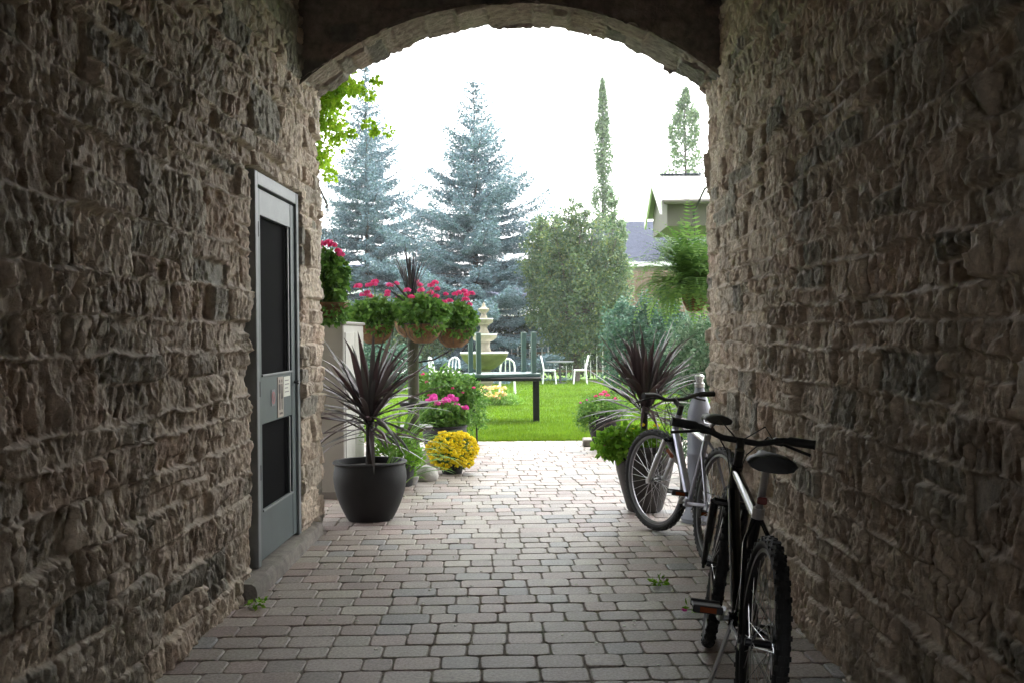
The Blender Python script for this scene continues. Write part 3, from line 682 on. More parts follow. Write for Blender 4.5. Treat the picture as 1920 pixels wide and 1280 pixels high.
p = ground(1312, 9.3); t = empty('variegated_shrub', p, 0, 'pale variegated leafy shrub beside the right stone corner under the fern', 'shrub'); MB().tube([(0, 0, 0), (.02, 0, .6), (0, 0, 1.1)], [.02, .015, .01], 6).build('stem', M['stem'], t)
V, F = join(blob(None, None, None, (0, 0, 1.05), (.30, .3, .36), 2600, .07, .028, 3, .4, .4), blob(None, None, None, (.05, 0, .5), (.3, .3, .5), 1800, .07, .028, 4, .4, .3)); npmesh('foliage', V, F, M['pale'], t)

# grey ash receptacle at the corner
p = ground(1319, 6.98); t = empty('ash_receptacle', (1.10, 6.98, 0), 0, 'tall blue-grey bottle-shaped receptacle at the right corner behind the silver bicycle', 'ash receptacle')
MB().lathe([(.001, 0), (.13, 0), (.135, .03), (.105, .07), (.088, .25), (.086, .46), (.089, .465), (.089, .475), (.086, .48), (.084, .70), (.080, .76), (.055, .84), (.034, .90), (.03, .92)], 32).build('body', M['greyplastic'], t, ang=40)
MB().lathe([(.001, .92), (.03, .92), (.036, .925), (.036, .95), (.026, .955), (.026, .975), (.034, .98), (.034, 1.0), (.02, 1.012), (.001, 1.014)], 24).build('cap', M['alloy'], t, ang=40)

# ---------------------------------------------------------------- lawn furniture
def chair():
    t = empty('garden_chair')
    MB().box((0, 0, .43), (.40, .42, .035), None, .015).build('seat', M['white'], t)
    f = MB(); f.tube([(-.17, -.17, .44), (-.20, -.18, .62), (-.235, -.15, .78), (-.25, -.08, .85), (-.255, 0, .87), (-.25, .08, .85), (-.235, .15, .78), (-.20, .18, .62), (-.17, .17, .44)], .022, 8)
    for q in (-.06, .06): f.tube([(-.18, q, .44), (-.25, q * .8, .84)], .010, 6)
    f.build('backrest', M['white'], t)
    for sx_, sy_ in ((1, 1), (1, -1), (-1, 1), (-1, -1)):
        MB().tube([(sx_ * .17, sy_ * .17, .42), (sx_ * .21, sy_ * .19, 0)], .018, 8).build('leg', M['white'], t)
    return t
def copy_tree(o, parent=None):
    c = o.copy(); col.objects.link(c)
    if parent is not None: c.parent = parent
    for ch in list(o.children): copy_tree(ch, c)
    return c
c0 = chair(); first = True
for (px, y, rz, lab) in [(1030, 31.5, 0, 'white loop-backed chair left of the grey garden table by the picket fence'), (1088, 31.5, math.pi, 'white loop-backed chair right of the grey garden table by the picket fence'),
                        (951, 25.0, R(95), 'white loop-backed chair seen behind the upturned teal table'), (846, 29.5, R(250), 'white loop-backed chair left of the fountain'),
                        (820, 31.0, R(30), 'white chair partly hidden behind potted plants, second left of the fountain'), (748, 30.0, R(200), 'white chair leftmost in the garden, seen through cordyline leaves')]:
    o = c0 if first else copy_tree(c0); first = False
    o.location = ground(px, y); o.rotation_euler = (0, 0, rz); tag(o, lab, 'chair', 'white garden chairs on the lawn')
p = ground(1050, 32.2); t = empty('garden_table', p, 0, 'round grey-topped garden table between two white chairs', 'table')
MB().lathe([(.001, .66), (.42, .66), (.44, .68), (.44, .70), (.001, .705)], 32).build('tabletop', M['greytop'], t); MB().tube([(0, 0, 0), (0, 0, .66)], .035, 10).build('pedestal', M['hinge'], t)
MB().lathe([(.001, 0), (.22, 0), (.2, .03), (.001, .04)], 20).build('base', M['hinge'], t)
# black table, with a teal table upside down on it
TY = 15.3; pR = ground(1011, TY); tw = 1.12; td = .80; tc = Vector((pR.x - tw / 2, TY + td / 2, gz(TY + .4)))
t = empty('black_table', tc, 0, 'black wooden table on the lawn carrying an upturned teal table', 'table')
MB().box((0, 0, .66), (tw + .06, td + .08, .05), None, .008).build('tabletop', M['blackpaint'], t)
for sx_ in (-1, 1):
    for sy_ in (-1, 1): MB().box((sx_ * (tw / 2 - .05), sy_ * (td / 2 - .05), .3175), (.10, .10, .635), None, .008).build('leg', M['blackpaint'], t)
t = empty('upturned_table', tc + Vector((-.02, 0, .686)), R(15), 'teal painted table lying upside down with its legs in the air on the black table', 'table')
MB().box((0, 0, .03), (tw - .06, td - .06, .055), None, .01).build('tabletop', M['teal'], t)
for sx_ in (-1, 1):
    for sy_ in (-1, 1): MB().box((sx_ * (tw / 2 - .13), sy_ * (td / 2 - .09), .37), (.07, .07, .62), None, .006).build('leg', M['teal'], t)
# fountain
FY = 21.5; p = ground(908, FY); t = empty('tiered_fountain', p, 0, 'cream cast-stone tiered fountain with a mossy lower basin on the lawn', 'fountain'); k = FY / 1900
zf = lambda py: 1.3 - (py - 627) * k - p.z
MB().lathe([(.001, 0), (.30, 0), (.30, .1), (.16, .16), (.13, .3), (.2, .42), (.12, zf(700)), (.15, zf(696))], 28).build('pedestal', M['fountain'], t, ang=50)
def basin(r, pb, pr, m):
    a, b_ = zf(pb), zf(pr); MB().lathe([(.12, a), (.3 * r + .05, a + .02), (.75 * r, a + (b_ - a) * .45), (.95 * r, a + (b_ - a) * .8), (r, b_), (r * 1.04, b_ + .02), (r * 1.02, b_ + .05), (r * .94, b_ + .05), (r * .8, b_ - .02), (.1, b_ - .04)], 36, wob=.012).build('basin', m, t, ang=50)
    MB().lathe([(r * .955, b_ + .051), (r * 1.045, b_ + .051), (r * 1.05, b_ + .075), (r * .96, b_ + .075)], 36, wob=.012).build('rim', M['white'], t, ang=50)
basin(.49, 695, 668, M['moss']); MB().lathe([(.14, zf(670)), (.17, zf(662)), (.12, zf(652)), (.13, zf(644))], 24).build('column', M['fountain'], t, ang=50)
basin(.27, 644, 634, M['fountain']); MB().lathe([(.10, zf(636)), (.12, zf(628)), (.07, zf(618)), (.08, zf(612))], 24).build('column', M['fountain'], t, ang=50)
basin(.19, 612, 605, M['fountain']); MB().lathe([(.06, zf(606)), (.08, zf(598)), (.05, zf(590)), (.12, zf(584)), (.12, zf(581)), (.05, zf(578)), (.03, zf(572)), (.001, zf(568))], 24).build('finial', M['fountain'], t, ang=50)
# flower bed
p = ground(935, 20.0); t = empty('flower_bed', p, 0, 'small bed of orange, yellow and white flowers on the lawn in front of the fountain', 'flower bed')
blob('foliage', M['limestrap'], t, (0, 0, .1), (.42, .25, .15), 1200, .07, .03, 3, .2, .4)
heads('flowers', M['orange'], t, [(random.uniform(-.38, .15), random.uniform(-.2, .1), random.uniform(.14, .36)) for _ in range(26)], .05, 30, .045)

# ---------------------------------------------------------------- fence, hedge, houses
fy = 36.0; x0 = at(700, 690, fy).x; x1 = at(1290, 690, fy).x
t = empty('picket_fence', (0, fy, gz(fy)), 0, 'thin white picket fence in front of the dark hedge at the end of the lawn', 'fence')
b = MB(); x = x0
while x < x1: b.box((x, 0, .60), (.032, .02, 1.10 + .10 * math.sin(x * 7)), None, 0); x += .215
b.build('pickets', M['white'], t, False)
b = MB(); b.box(((x0 + x1) / 2, .03, .3), (x1 - x0, .03, .07)); b.box(((x0 + x1) / 2, .03, .95), (x1 - x0, .03, .07)); b.build('rail', M['tanwood'], t, False)
t = empty('hedge', (0, 37.2, gz(37)), 0, 'dark clipped hedge behind the picket fence', 'hedge')
n = 34000; P = np.stack([rng.uniform(-9, 9, n), rng.uniform(-.5, .5, n), rng.uniform(0, 2.1, n) + .3 * vn(rng.uniform(0, 9, n), rng.uniform(0, 9, n), 3)], -1)
V, F = leafmesh(P, rdir(n), rdir(n), rng.uniform(.08, .16, n), rng.uniform(.05, .1, n)); npmesh('foliage', V, F, M['hedge'], t)
b = MB()
for x in np.arange(-9, 9, .5): b.tube([(x, 0, 0), (x + .05, 0, 1.0)], .02, 5)
b.build('stems', M['bark'], t)
# near gabled porch on the right
t = empty('gabled_porch', (2.40, 20, 0), 0, 'beige gabled porch with pale roof and white bargeboards at upper right', 'porch')
s_ = (1.0 - .1) / 1.55
b = MB(); L_ = 4.2; hz = [(-1.35, 3.66), (0, 4.30), (1.35, 3.66)]; th = .07
vs = []
for xx in (-.12, L_):
    for (yy, z) in hz: vs.append((xx, yy, z)); vs.append((xx, yy, z + th))
b.add(vs, [(0, 2, 3, 1), (2, 4, 5, 3), (6, 7, 9, 8), (8, 9, 11, 10), (1, 3, 9, 7), (3, 5, 11, 9), (0, 6, 8, 2), (2, 8, 10, 4), (0, 1, 7, 6), (4, 10, 11, 5)])
b.build('roof', M['whiteroof'], t, False)
b = MB(); b.add([(0, -1.15, 3.26), (0, 1.15, 3.26), (0, 1.15, 3.73), (0, 0, 4.26), (0, -1.15, 3.73), (L_, -1.15, 3.26), (L_, 1.15, 3.26), (L_, 1.15, 3.73), (L_, 0, 4.26), (L_, -1.15, 3.73)],
          [(0, 4, 3, 2, 1), (5, 6, 7, 8, 9), (0, 1, 6, 5), (0, 5, 9, 4), (1, 2, 7, 6)]); b.build('gable', M['beige'], t, False)
for sg_ in (-1, 1):
    b = MB(); y_a, z_a = 0, 4.29; y_b, z_b = sg_ * 1.38, 3.61
    b.add([(-.16, y_a, z_a + .09), (-.16, y_b, z_b + .09), (-.16, y_b, z_b - .16), (-.16, y_a, z_a - .14), (-.123, y_a, z_a + .09), (-.123, y_b, z_b + .09), (-.123, y_b, z_b - .16), (-.123, y_a, z_a - .14)],
          [(0, 1, 2, 3), (4, 7, 6, 5), (0, 4, 5, 1), (3, 2, 6, 7), (1, 5, 6, 2), (0, 3, 7, 4)]); b.build('bargeboard', M['white'], t, False)
b = MB()
for k in range(5): b.box((.42 + k * .86, 0, 4.39), (.80, .12, .018), None, .005)
b.build('ridge_cap', M['slate'], t, False)
b = MB(); b.tube([(-.1, -1.39, 3.68), (L_, -1.39, 3.68)], .045, 8)
for k in range(6): b.box((.3 + k * .75, -1.34, 3.68), (.04, .14, .1))
b.build('gutter', M['beige'], t)
for sy_ in (-1.05, 1.05): MB().box((1.9, sy_, 1.63), (.14, .14, 3.26), None, .01).build('post', M['white'], t)
pt('wall', [((3.6, 0, 1.62), (1.2, 2.2, 3.26))], M['beige'], t)
# houses
def house(name, lab, xa, xb, y, z_e, z_r, dep, wallm, roofm, wins):
    t = empty(name, ((xa + xb) / 2, y, gz(y)), 0, lab, 'house'); W2 = (xb - xa) / 2; g0 = -.8
    pt('wall', [((0, dep / 2, (z_e + g0) / 2), (2 * W2, dep, z_e - g0))], M[wallm], t)
    b = MB(); o_ = .4; b.add([(-W2 - o_, -o_, z_e - .1), (W2 + o_, -o_, z_e - .1), (W2 + o_, dep / 2, z_r), (-W2 - o_, dep / 2, z_r), (W2 + o_, dep + o_, z_e - .1), (-W2 - o_, dep + o_, z_e - .1)], [(0, 1, 2, 3), (3, 2, 4, 5), (0, 3, 5), (1, 4, 2), (0, 5, 4, 1)]); b.build('roof', M[roofm], t, False)
    pt('fascia', [((0, -o_ - .02, z_e - .06), (2 * W2 + 2 * o_, .04, .2))], M['white'], t)
    for (x_, z_, w_, h_) in wins:
        f = pt('window', [((x_, -.02, z_), (w_, .05, h_))], M['white'], t)
        pt('pane', [((x_ - w_ * .23, -.05, z_), (w_ * .4, .012, h_ * .86)), ((x_ + w_ * .23, -.05, z_), (w_ * .4, .012, h_ * .86))], M['glass'], f)
    return t
xa, xb = at(1135, 500, 46).x, at(1420, 500, 46).x
house('grey_roofed_house', 'cream house with a slate-grey roof behind the trees on the right', xa, xb, 46, at(1200, 503, 46).z + .7, at(1200, 420, 50).z + .6, 8, 'creamwall', 'slate', [(0, 2.6, 1.4, 1.1)])
xa, xb = at(915, 500, 52).x, at(1120, 500, 52).x
house('white_house', 'white house mostly hidden behind the spruce and bushy tree', xa, xb, 52, 3.6, 5.4, 8, 'white', 'slate', [(-1.5, 2.0, 1.2, 1.1), (1.6, 2.0, 1.2, 1.1)])
xa, xb = at(560, 500, 50).x, at(800, 500, 50).x
house('beige_house', 'beige house glimpsed behind the left blue spruce', xa, xb, 50, 4.0, 5.6, 8, 'beige', 'slate', [(0, 2.4, 1.3, 1.1)])
# tan board fence on the right
fy = 40; xa, xb = at(1165, 560, fy).x, at(1330, 560, fy).x; t = empty('board_fence', ((xa + xb) / 2, fy, gz(fy)), 0, 'tan wooden board fence panel below the grey-roofed house', 'fence')
b = MB(); x = -(xb - xa) / 2; ztop = at(1210, 508, fy).z - gz(fy)
while x < (xb - xa) / 2: b.box((x, 0, ztop / 2), (.135, .025, ztop)); x += .145
b.build('boards', M['tanwood'], t, False)
b = MB()
for z in (.4, ztop - .3): b.box((0, .03, z), (xb - xa, .03, .09))
b.build('rail', M['tanwood'], t, False)

# ---------------------------------------------------------------- trees
def spruce(px, y, H, Rb, lab, seed, clear=.9, trunk=.16):
    Rb *= 1.22
    p = ground(px, y); t = empty('blue_spruce', p, 0, lab, 'tree', 'blue spruces in the garden'); r_ = np.random.default_rng(seed)
    MB().tube([(0, 0, 0), (.02, 0, H * .5), (0, 0, H)], [trunk, trunk * .5, .012], 10).build('trunk', M['bark'], t)
    Ps, Ds, Ns, Ls, Ws = [], [], [], [], []; bb = MB(); z = clear
    while z < H - .05:
        q = (z - clear) / (H - clear); Lb = Rb * (1 - q) ** .85 * (1 - .12 * math.exp(-q * 14)) + .06; nb = int(5 + 7 * (1 - q)); a0_ = r_.uniform(0, 6.28)
        for i in range(nb):
            a = a0_ + i * 6.283 / nb + r_.uniform(-.25, .25); l = Lb * r_.uniform(.62, 1.18) * (1 + .16 * math.sin(a * 2 + seed + z)); zz_ = z + r_.uniform(-.14, .14)
            el = .55 - .75 * (1 - q) + r_.uniform(-.12, .12); ns = max(4, int(l / .085))
            s = np.linspace(.06, 1, ns); hx = l * s; hz_ = zz_ + l * (np.sin(el) * s - .16 * s * (1 - q) + .22 * s ** 3)
            C_ = np.stack([hx * math.cos(a), hx * math.sin(a), hz_], -1)
            bb.tube([tuple(C_[0]), tuple(C_[ns // 2]), tuple(C_[-1])], [.028 * (1 - q) + .006, .014, .003], 4)
            dirb = np.array([math.cos(a), math.sin(a), 0]); sdb = np.array([-math.sin(a), math.cos(a), 0])
            for k_ in range(ns):
                tl = (.42 * l * (1 - s[k_] * .72) + .05) * min(1, .25 + s[k_] * 2) * .80
                tl = min(tl, .62)
                for sg_ in (-1, 1):
                    m_ = max(2, int(tl / .075)); u = np.linspace(.1, 1, m_)
                    td_ = sdb * sg_ + dirb * (.75 + r_.uniform(-.2, .2)); td_ = td_ / np.linalg.norm(td_)
                    tp = C_[k_] + np.outer(u * tl, td_); tp[:, 2] -= .25 * (u * tl) ** 1.3 - r_.uniform(-.02, .03)
                    for rep in range(4):
                        Ps.append(tp + r_.normal(0, .014, tp.shape)); dd = td_ + r_.normal(0, .55, tp.shape); dd[:, 2] += .10; Ds.append(dd); Ns.append(r_.normal(size=tp.shape)); Ls.append(r_.uniform(.07, .13, m_)); Ws.append(r_.uniform(.022, .045, m_))
        z += .235 + .12 * (1 - q) + r_.uniform(-.03, .05)
    P, D, N, L, W = map(np.concatenate, (Ps, Ds, Ns, Ls, Ws)); V, F = leafmesh(P, D, N, L, W); npmesh('crown', V, F, M['spruce'], t); bb.build('branches', M['bark'], t)
    return len(P)
nA = spruce(690, 38.5, 11.9, 2.75, 'tall blue spruce on the left with gaps between its tiers, partly behind maple leaves', 3, 1.3)
nB = spruce(893, 36.5, 10.7, 3.35, 'full blue spruce in the middle of the garden behind the fountain', 9, .95)
def crown_tree(name, lab, cat, p, m, lobes, n, L, W, trunk, limbs, group=None):
    t = empty(name, p, 0, lab, cat, group); parts = []; tot = sum(r[0] * r[1] * r[2] for _, r in lobes)
    for (c, r) in lobes:
        k = int(n * r[0] * r[1] * r[2] / tot)
        nc = max(6, k // 45); d = rdir(nc); f_ = rng.random(nc) ** .45; cc_ = np.array(c) + d * np.array(r) * f_[:, None]
        sz = np.mean(r) * .20 * rng.uniform(.6, 1.3, nc); idx = rng.integers(0, nc, k); off = rdir(k) * (rng.random(k) ** .5)[:, None] * sz[idx][:, None]
        P = cc_[idx] + off; parts.append(leafmesh(P, unit(off + rdir(k) * sz.mean() * .8 + np.array([0, 0, -.25]) * sz.mean()), unit(rdir(k) + np.array([0, 0, .5])), rng.uniform(.7, 1.25, k) * L, rng.uniform(.7, 1.25, k) * W))
    V, F = join(*parts); npmesh('crown', V, F, M[m], t)
    b = MB(); top = Vector(lobes[0][0]); b.tube([(0, 0, 0), tuple(top * .5 + Vector((.04, 0, 0))), tuple(top)], [trunk, trunk * .7, trunk * .25], 8)
    for (c, r) in lobes:
        for k in range(limbs):
            d = rdir(1)[0]; e = Vector(c) + Vector((d[0] * r[0], d[1] * r[1], abs(d[2]) * r[2])) * .75; s0 = Vector((0, 0, e.z * .35)); b.tube([s0, (s0 + e) / 2 + Vector((0, 0, -.1)), e], [trunk * .4, trunk * .22, .008], 5)
    b.build('trunk', M['bark'], t); return t
p = ground(1080, 34)
crown_tree('bushy_tree', 'wide grey-green bushy tree between the middle spruce and the poplar', 'tree', p, 'decid',
  [((0, 0, 3.0), (1.5, 1.2, 1.7)), ((-1.15, 0, 3.9), (.8, .9, 1.1)), ((1.35, 0, 4.2), (.5, .6, .9)), ((-.75, 0, 4.6), (.85, .9, 1.2)), ((.35, .1, 4.7), (.95, .9, 1.25)), ((1.0, 0, 3.3), (.80, .9, 1.5)), ((-.9, 0, 2.6), (.8, .9, 1.5)), ((1.15, 0, 1.7), (.65, .8, .9)), ((-.1, 0, 1.4), (1.2, .9, .9)), ((.05, 0, 5.6), (.5, .5, .7))], 52000, .10, .058, .13, 5)
p = ground(1150, 35.5)
crown_tree('young_ash_tree', 'yellow-green open tree just below the tall poplar', 'tree', p, 'poplar', [((0, 0, 3.6), (.6, .6, 1.5)), ((.1, 0, 5.1), (.45, .45, .9)), ((.0, 0, 6.0), (.25, .25, .7))], 5500, .12, .07, .08, 5)
def poplar(px, y, ytop, wid_, lab, n, seed):
    n = int(n * .8)
    p = ground(px, y); H = at(px, ytop, y).z - p.z; t = empty('columnar_poplar', p, 0, lab, 'tree', 'columnar poplars'); r_ = np.random.default_rng(seed)
    MB().tube([(0, 0, 0), (.05, 0, H * .5), (0, 0, H)], [.16, .09, .012], 8).build('trunk', M['bark'], t)
    Ps = []; nc = n // 26
    q = r_.random(nc) ** .8; rad_ = wid_ * np.minimum(1, (1 - q) * 3.2) ** .75 * (.55 + .75 * vn(q * 11, q * 0, seed)); a = r_.uniform(0, 6.28, nc); f_ = r_.random(nc) ** .5
    cc_ = np.stack([np.cos(a) * rad_ * f_ + .05, np.sin(a) * rad_ * f_, .8 + q * (H - .8)], -1); idx = r_.integers(0, nc, n); off = r_.normal(0, .085, (n, 3)) * np.array([1, 1, 2.2]) * np.minimum(1, .35 + (1 - q[idx]) * 2.5)[:, None]
    V, F = leafmesh(cc_[idx] + off, unit(r_.normal(size=(n, 3)) + np.array([0, 0, .4])), r_.normal(size=(n, 3)), r_.uniform(.09, .16, n), r_.uniform(.06, .1, n)); npmesh('crown', V, F, M['poplar'], t)
    b = MB()
    for k in range(40):
        z = r_.uniform(.15, .9) * H; a_ = r_.uniform(0, 6.28); l = wid_ * .7 * min(1, (1 - z / H) * 3); b.tube([(0, 0, z), (l * .6 * math.cos(a_), l * .6 * math.sin(a_), z + .4), (l * math.cos(a_), l * math.sin(a_), z + 1.0)], [.02, .012, .004], 4)
    b.build('branches', M['bark'], t)
poplar(1132, 50, 150, .50, 'tall narrow poplar standing alone against the white sky', 17000, 4)
poplar(1287, 46, 168, 1.3, 'columnar poplar rising behind the gabled porch roof', 17000, 6)
p = Vector((-3.7, 11.6, 0))
mt = crown_tree('maple_tree', 'bright yellow-green maple whose leaves hang in below the left end of the arch', 'tree', p, 'maple',
  [((.1, 0, 4.6), (1.3, 1.3, 1.1)), ((1.1, -.1, 3.8), (.50, .6, .55)), ((1.65, -.3, 4.05), (.42, .35, .16)), ((1.05, 0, 3.35), (.40, .4, .28)), ((.8, -.2, 4.2), (.8, .7, .6)), ((1.8, -.3, 3.6), (.30, .2, .13))], 42000, .060, .05, .05, 0)
nb_ = 64000; cx_ = np.stack([rng.uniform(-1, 7.6, nb_ // 40), rng.uniform(-3.9, 3.4, nb_ // 40), rng.uniform(6.3, 8.4, nb_ // 40)], -1); ix_ = rng.integers(0, len(cx_), nb_)  # unseen canopy added above the view to cut sky light on the paving
P = cx_[ix_] + rng.normal(0, .22, (nb_, 3)) * np.array([1, 1, .6]); V, F = leafmesh(P, rdir(nb_) + np.array([0, 0, -.3]), rdir(nb_) * .6 + np.array([0, 0, 1]), rng.uniform(.09, .15, nb_), rng.uniform(.08, .12, nb_)); npmesh('added_shade_canopy', V, F, M['maple'], mt)
b = MB()
for k_ in range(14):
    e = Vector(cx_[k_ * 7]); b.tube([(0, 0, 3.6), (e.x * .4, e.y * .4, 5.9), tuple(e)], [.07, .045, .012], 6)
b.build('added_canopy_boughs', M['bark'], mt)  # limbs made up to carry the added canopy
p = ground(1208, 24.5)
crown_tree('lilac_bush', 'dense dark blue-green bush right of the white chairs', 'bush', p, 'lilac', [((0, 0, 1.3), (.95, .8, 1.0)), ((.45, 0, 1.9), (.6, .6, .75)), ((-.45, 0, 1.55), (.6, .6, .75)), ((0, 0, .5), (1.0, .8, .7))], 15000, .09, .055, .05, 5)
p = ground(650, 27)
crown_tree('garden_bush', 'low dark green bush beneath the left spruce', 'bush', p, 'lilac', [((0, 0, .9), (1.2, .8, .9)), ((1.2, .3, .7), (.8, .7, .7))], 9000, .09, .055, .05, 5)
p = ground(770, 34)
crown_tree('yellowing_bush', 'yellow-green bush between the two blue spruces', 'bush', p, 'decid', [((0, 0, 1.5), (1.3, .7, 1.4)), ((-1.5, 0, 1.6), (1.2, .7, 1.4)), ((.8, 0, .9), (.8, .7, .8))], 14000, .11, .07, .06, 5)

# ---------------------------------------------------------------- bicycles
def bicycle(name, lab, framem, topm, forkm, steer, sus, drop=0.0):
    t = empty(name, (0, 0, 0), 0, lab, 'bicycle'); RW = .335; hr = Vector((-.44, 0, RW)); hf = Vector((.625, 0, RW)); BBk = Vector((0, 0, .285))
    st = Vector((-.15, 0, .70)); hl = Vector((.435, 0, .655)); hu = Vector((.392, 0, .775)); ax = (hu - hl).normalized()
    XF = Matrix.Translation(hl) @ Matrix.Rotation(steer, 4, ax) @ Matrix.Translation(-hl)
    def wheel(h, xf, lbl, ref):
        w_ = MB(); n = 48; ring = lambda r_, y_: [(h.x + r_ * math.cos(2 * math.pi * i / n), y_, h.z + r_ * math.sin(2 * math.pi * i / n)) for i in range(n)]
        prof = [(.278, -.013), (.291, -.014), (.291, .014), (.278, .013), (.272, .0)]; vs = []
        for (r_, y_) in prof: vs += ring(r_, y_)
        w_.add(vs, [(k * n + i, k * n + (i + 1) % n, ((k + 1) % 5) * n + (i + 1) % n, ((k + 1) % 5) * n + i) for k in range(5) for i in range(n)])
        w_.tube([(h.x, -.05, h.z), (h.x, .05, h.z)], .012, 10)
        for s in (-.03, .03): w_.tube([(h.x, s - .002, h.z), (h.x, s + .002, h.z)], .026, 14)
        wo = w_.build('wheel', M['rimdark'] if framem != 'lavender' else M['rimgrey'], t, xf=xf); wo['label'] = lbl
        ty = MB(); ty.tube(ring(.309, 0), .0225, 14, closed=True)
        for i in range(72):
            a = 2 * math.pi * i / 72; rm = Matrix.Rotation(-a, 3, 'Y')
            for (yo, ro) in ((-.015, .3235), (0, .3285), (.015, .3235)) if i % 2 else ((-.008, .328), (.008, .328), (-.0195, .317), (.0195, .317)):
                ty.box((h.x + ro * math.cos(a), yo, h.z + ro * math.sin(a)), (.008, .010, .014), rm)
        ty.build('tyre', M['tyre'], wo, xf=xf)
        sp = MB()
        for i in range(32):
            a = 2 * math.pi * i / 32; s = .03 if i % 2 else -.03; a2 = a + (.45 if (i // 2) % 2 else -.45)
            sp.tube([(h.x + .024 * math.cos(a2), s, h.z + .024 * math.sin(a2)), (h.x + .28 * math.cos(a), 0, h.z + .28 * math.sin(a))], .0014, 4, cap=False)
        sp.build('spokes', M['alloy'], wo, xf=xf)
        if ref: rb_ = MB(); aa = R(128); rb_.box((h.x + .245 * math.cos(aa), 0, h.z + .245 * math.sin(aa)), (.028, .016, .075), Matrix.Rotation(-aa, 3, 'Y'), .004); rb_.build('reflector', M['orangeref'], wo, xf=xf)
        return wo
    fr = MB(); fr.tube([hl - ax * .01, hu + ax * .01], .023, 14); fr.tube([hl + ax * .03, BBk], .0235, 14); fr.tube([BBk, st], .017, 12)
    fr.tube([BBk + Vector((0, -.035, 0)), BBk + Vector((0, .035, 0))], .024, 14)
    for s in (-1, 1):
        fr.tube([BBk + Vector((-.03, s * .02, 0)), (-.16, s * .045, .30), hr + Vector((.0, s * .066, 0))], .0095, 8)
        fr.tube([st + Vector((.005, s * .012, -.03)), (-.22, s * .045, .60), hr + Vector((0, s * .066, .01))], .008, 8)
        fr.box(tuple(hr + Vector((0, s * .066, 0))), (.04, .006, .05))
    fr.tube([(-.23, -.045, .575), (-.23, .045, .575)], .007, 8)
    fr.build('frame', M[framem], t)
    tt = MB(); tt.tube([hu - ax * .02, st - Vector((-.012, 0, .03))], .018, 14); tt.build('top_tube', M[topm], t)
    wheel(hr, Matrix.Identity(4), 'rear wheel', False); wheel(hf, XF, 'front wheel', True)
    fk = MB(); cr = hl - ax * .035; fk.box(tuple(cr), (.035, .15, .03), None, .01)
    fk.build('fork_crown', M['blackgloss'], t, xf=XF)
    fk = MB()
    for s in (-1, 1):
        a_ = cr + Vector((0, s * .062, 0)); e_ = hf + Vector((-.012, s * .062, .0))
        if sus: fk.tube([a_, a_ + (e_ - a_) * .38], .015, 10); fk.tube([a_ + (e_ - a_) * .36, a_ + (e_ - a_) * .38, e_], [.017, .0205, .016], 12)
        else: fk.tube([a_, a_ + (e_ - a_) * .5, e_], [.018, .017, .011], 10)
        fk.box(tuple(hf + Vector((0, s * .062, 0))), (.035, .012, .04), None, .003)
    if sus: fk.tube([cr + Vector((.03, -.062, -.16)), cr + Vector((.045, 0, -.10)), cr + Vector((.03, .062, -.16))], .010, 8)
    fk.build('fork', M[forkm], t, xf=XF)
    hb = MB(); tp = hu + ax * .075; hb.tube([hu, tp], .018, 10); bc = tp + Vector((.075, 0, .03)); hb.tube([tp - ax * .02, bc], .016, 10)
    HB = .272; hb.tube([bc + Vector((-.05, -HB, .035)), bc + Vector((-.02, -.16, .03)), bc + Vector((0, -.07, .0)), bc + Vector((0, .07, .0)), bc + Vector((-.02, .16, .03)), bc + Vector((-.05, HB, .035))], .0125, 10)
    hb.build('handlebar', M['rubber'], t, xf=XF)
    for s in (-1, 1):
        g_ = MB(); e0 = bc + Vector((-.032, s * .175, .031)); e1 = bc + Vector((-.052, s * (HB + .005), .035)); g_.tube([e0, e0 + (e1 - e0) * .1, e0 + (e1 - e0) * .9, e1], [.015, .018, .0175, .019], 12); g_.build('grip', M['rubber'], t, xf=XF)
        g_ = MB(); q0 = bc + Vector((-.015, s * .145, .025)); g_.box(tuple(q0 + Vector((.02, 0, -.005))), (.05, .045, .03), None, .008); g_.tube([q0 + Vector((.035, s * .01, -.01)), q0 + Vector((.055, s * .06, -.025)), q0 + Vector((.045, s * .13, -.04))], [.007, .006, .006], 8)
        g_.build('brake_lever', M['rubber'], t, xf=XF)
    cb = MB()
    for s in (-1, 1):
        q0 = bc + Vector((.0, s * .13, .015)); cb.tube([q0, q0 + Vector((.10, -s * .02, .01)), q0 + Vector((.15, -s * .09, -.08)), q0 + Vector((.09, -s * .13, -.22)), cr + Vector((.03, s * .01, .02))], .0028, 6)
        cb.tube([q0, q0 + Vector((.07, -s * .04, .05)), q0 + Vector((.09, -s * .12, -.02)), q0 + Vector((.03, -s * .12, -.13)), hl + Vector((.0, s * .024, -.02))], .0028, 6)
    cb.build('brake_cables', M['rubber'], t, xf=XF)
    sp_ = MB(); se = Vector((-.205, 0, .865 - drop)); sp_.tube([st - Vector((0, 0, .02)), se], .0135, 12); sp_.tube([st + Vector((.0, 0, -.025)), st + Vector((-.006, 0, .01))], .021, 12); sp_.build('seat_post', M['alloy'], t)
    sd_ = MB(); secs = [(-.135, .074, .0), (-.12, .082, .006), (-.07, .078, .008), (-.02, .055, .004), (.03, .032, 0), (.09, .022, -.002), (.13, .016, -.010)]; vs = []; fs = []; nn = 14
    for (x_, w_, z_) in secs:
        for j in range(nn):
            a = 2 * math.pi * j / nn; yy = w_ * math.cos(a); zz2 = .022 * math.sin(a) if math.sin(a) > 0 else .028 * math.sin(a) * (1.1 if w_ > .05 else .8)
            vs.append((se.x + .02 + x_, yy, se.z + .035 + z_ + zz2 - (yy / .09) ** 2 * .012))
    for i in range(len(secs) - 1):
        for j in range(nn): fs.append((i * nn + j, i * nn + (j + 1) % nn, (i + 1) * nn + (j + 1) % nn, (i + 1) * nn + j))
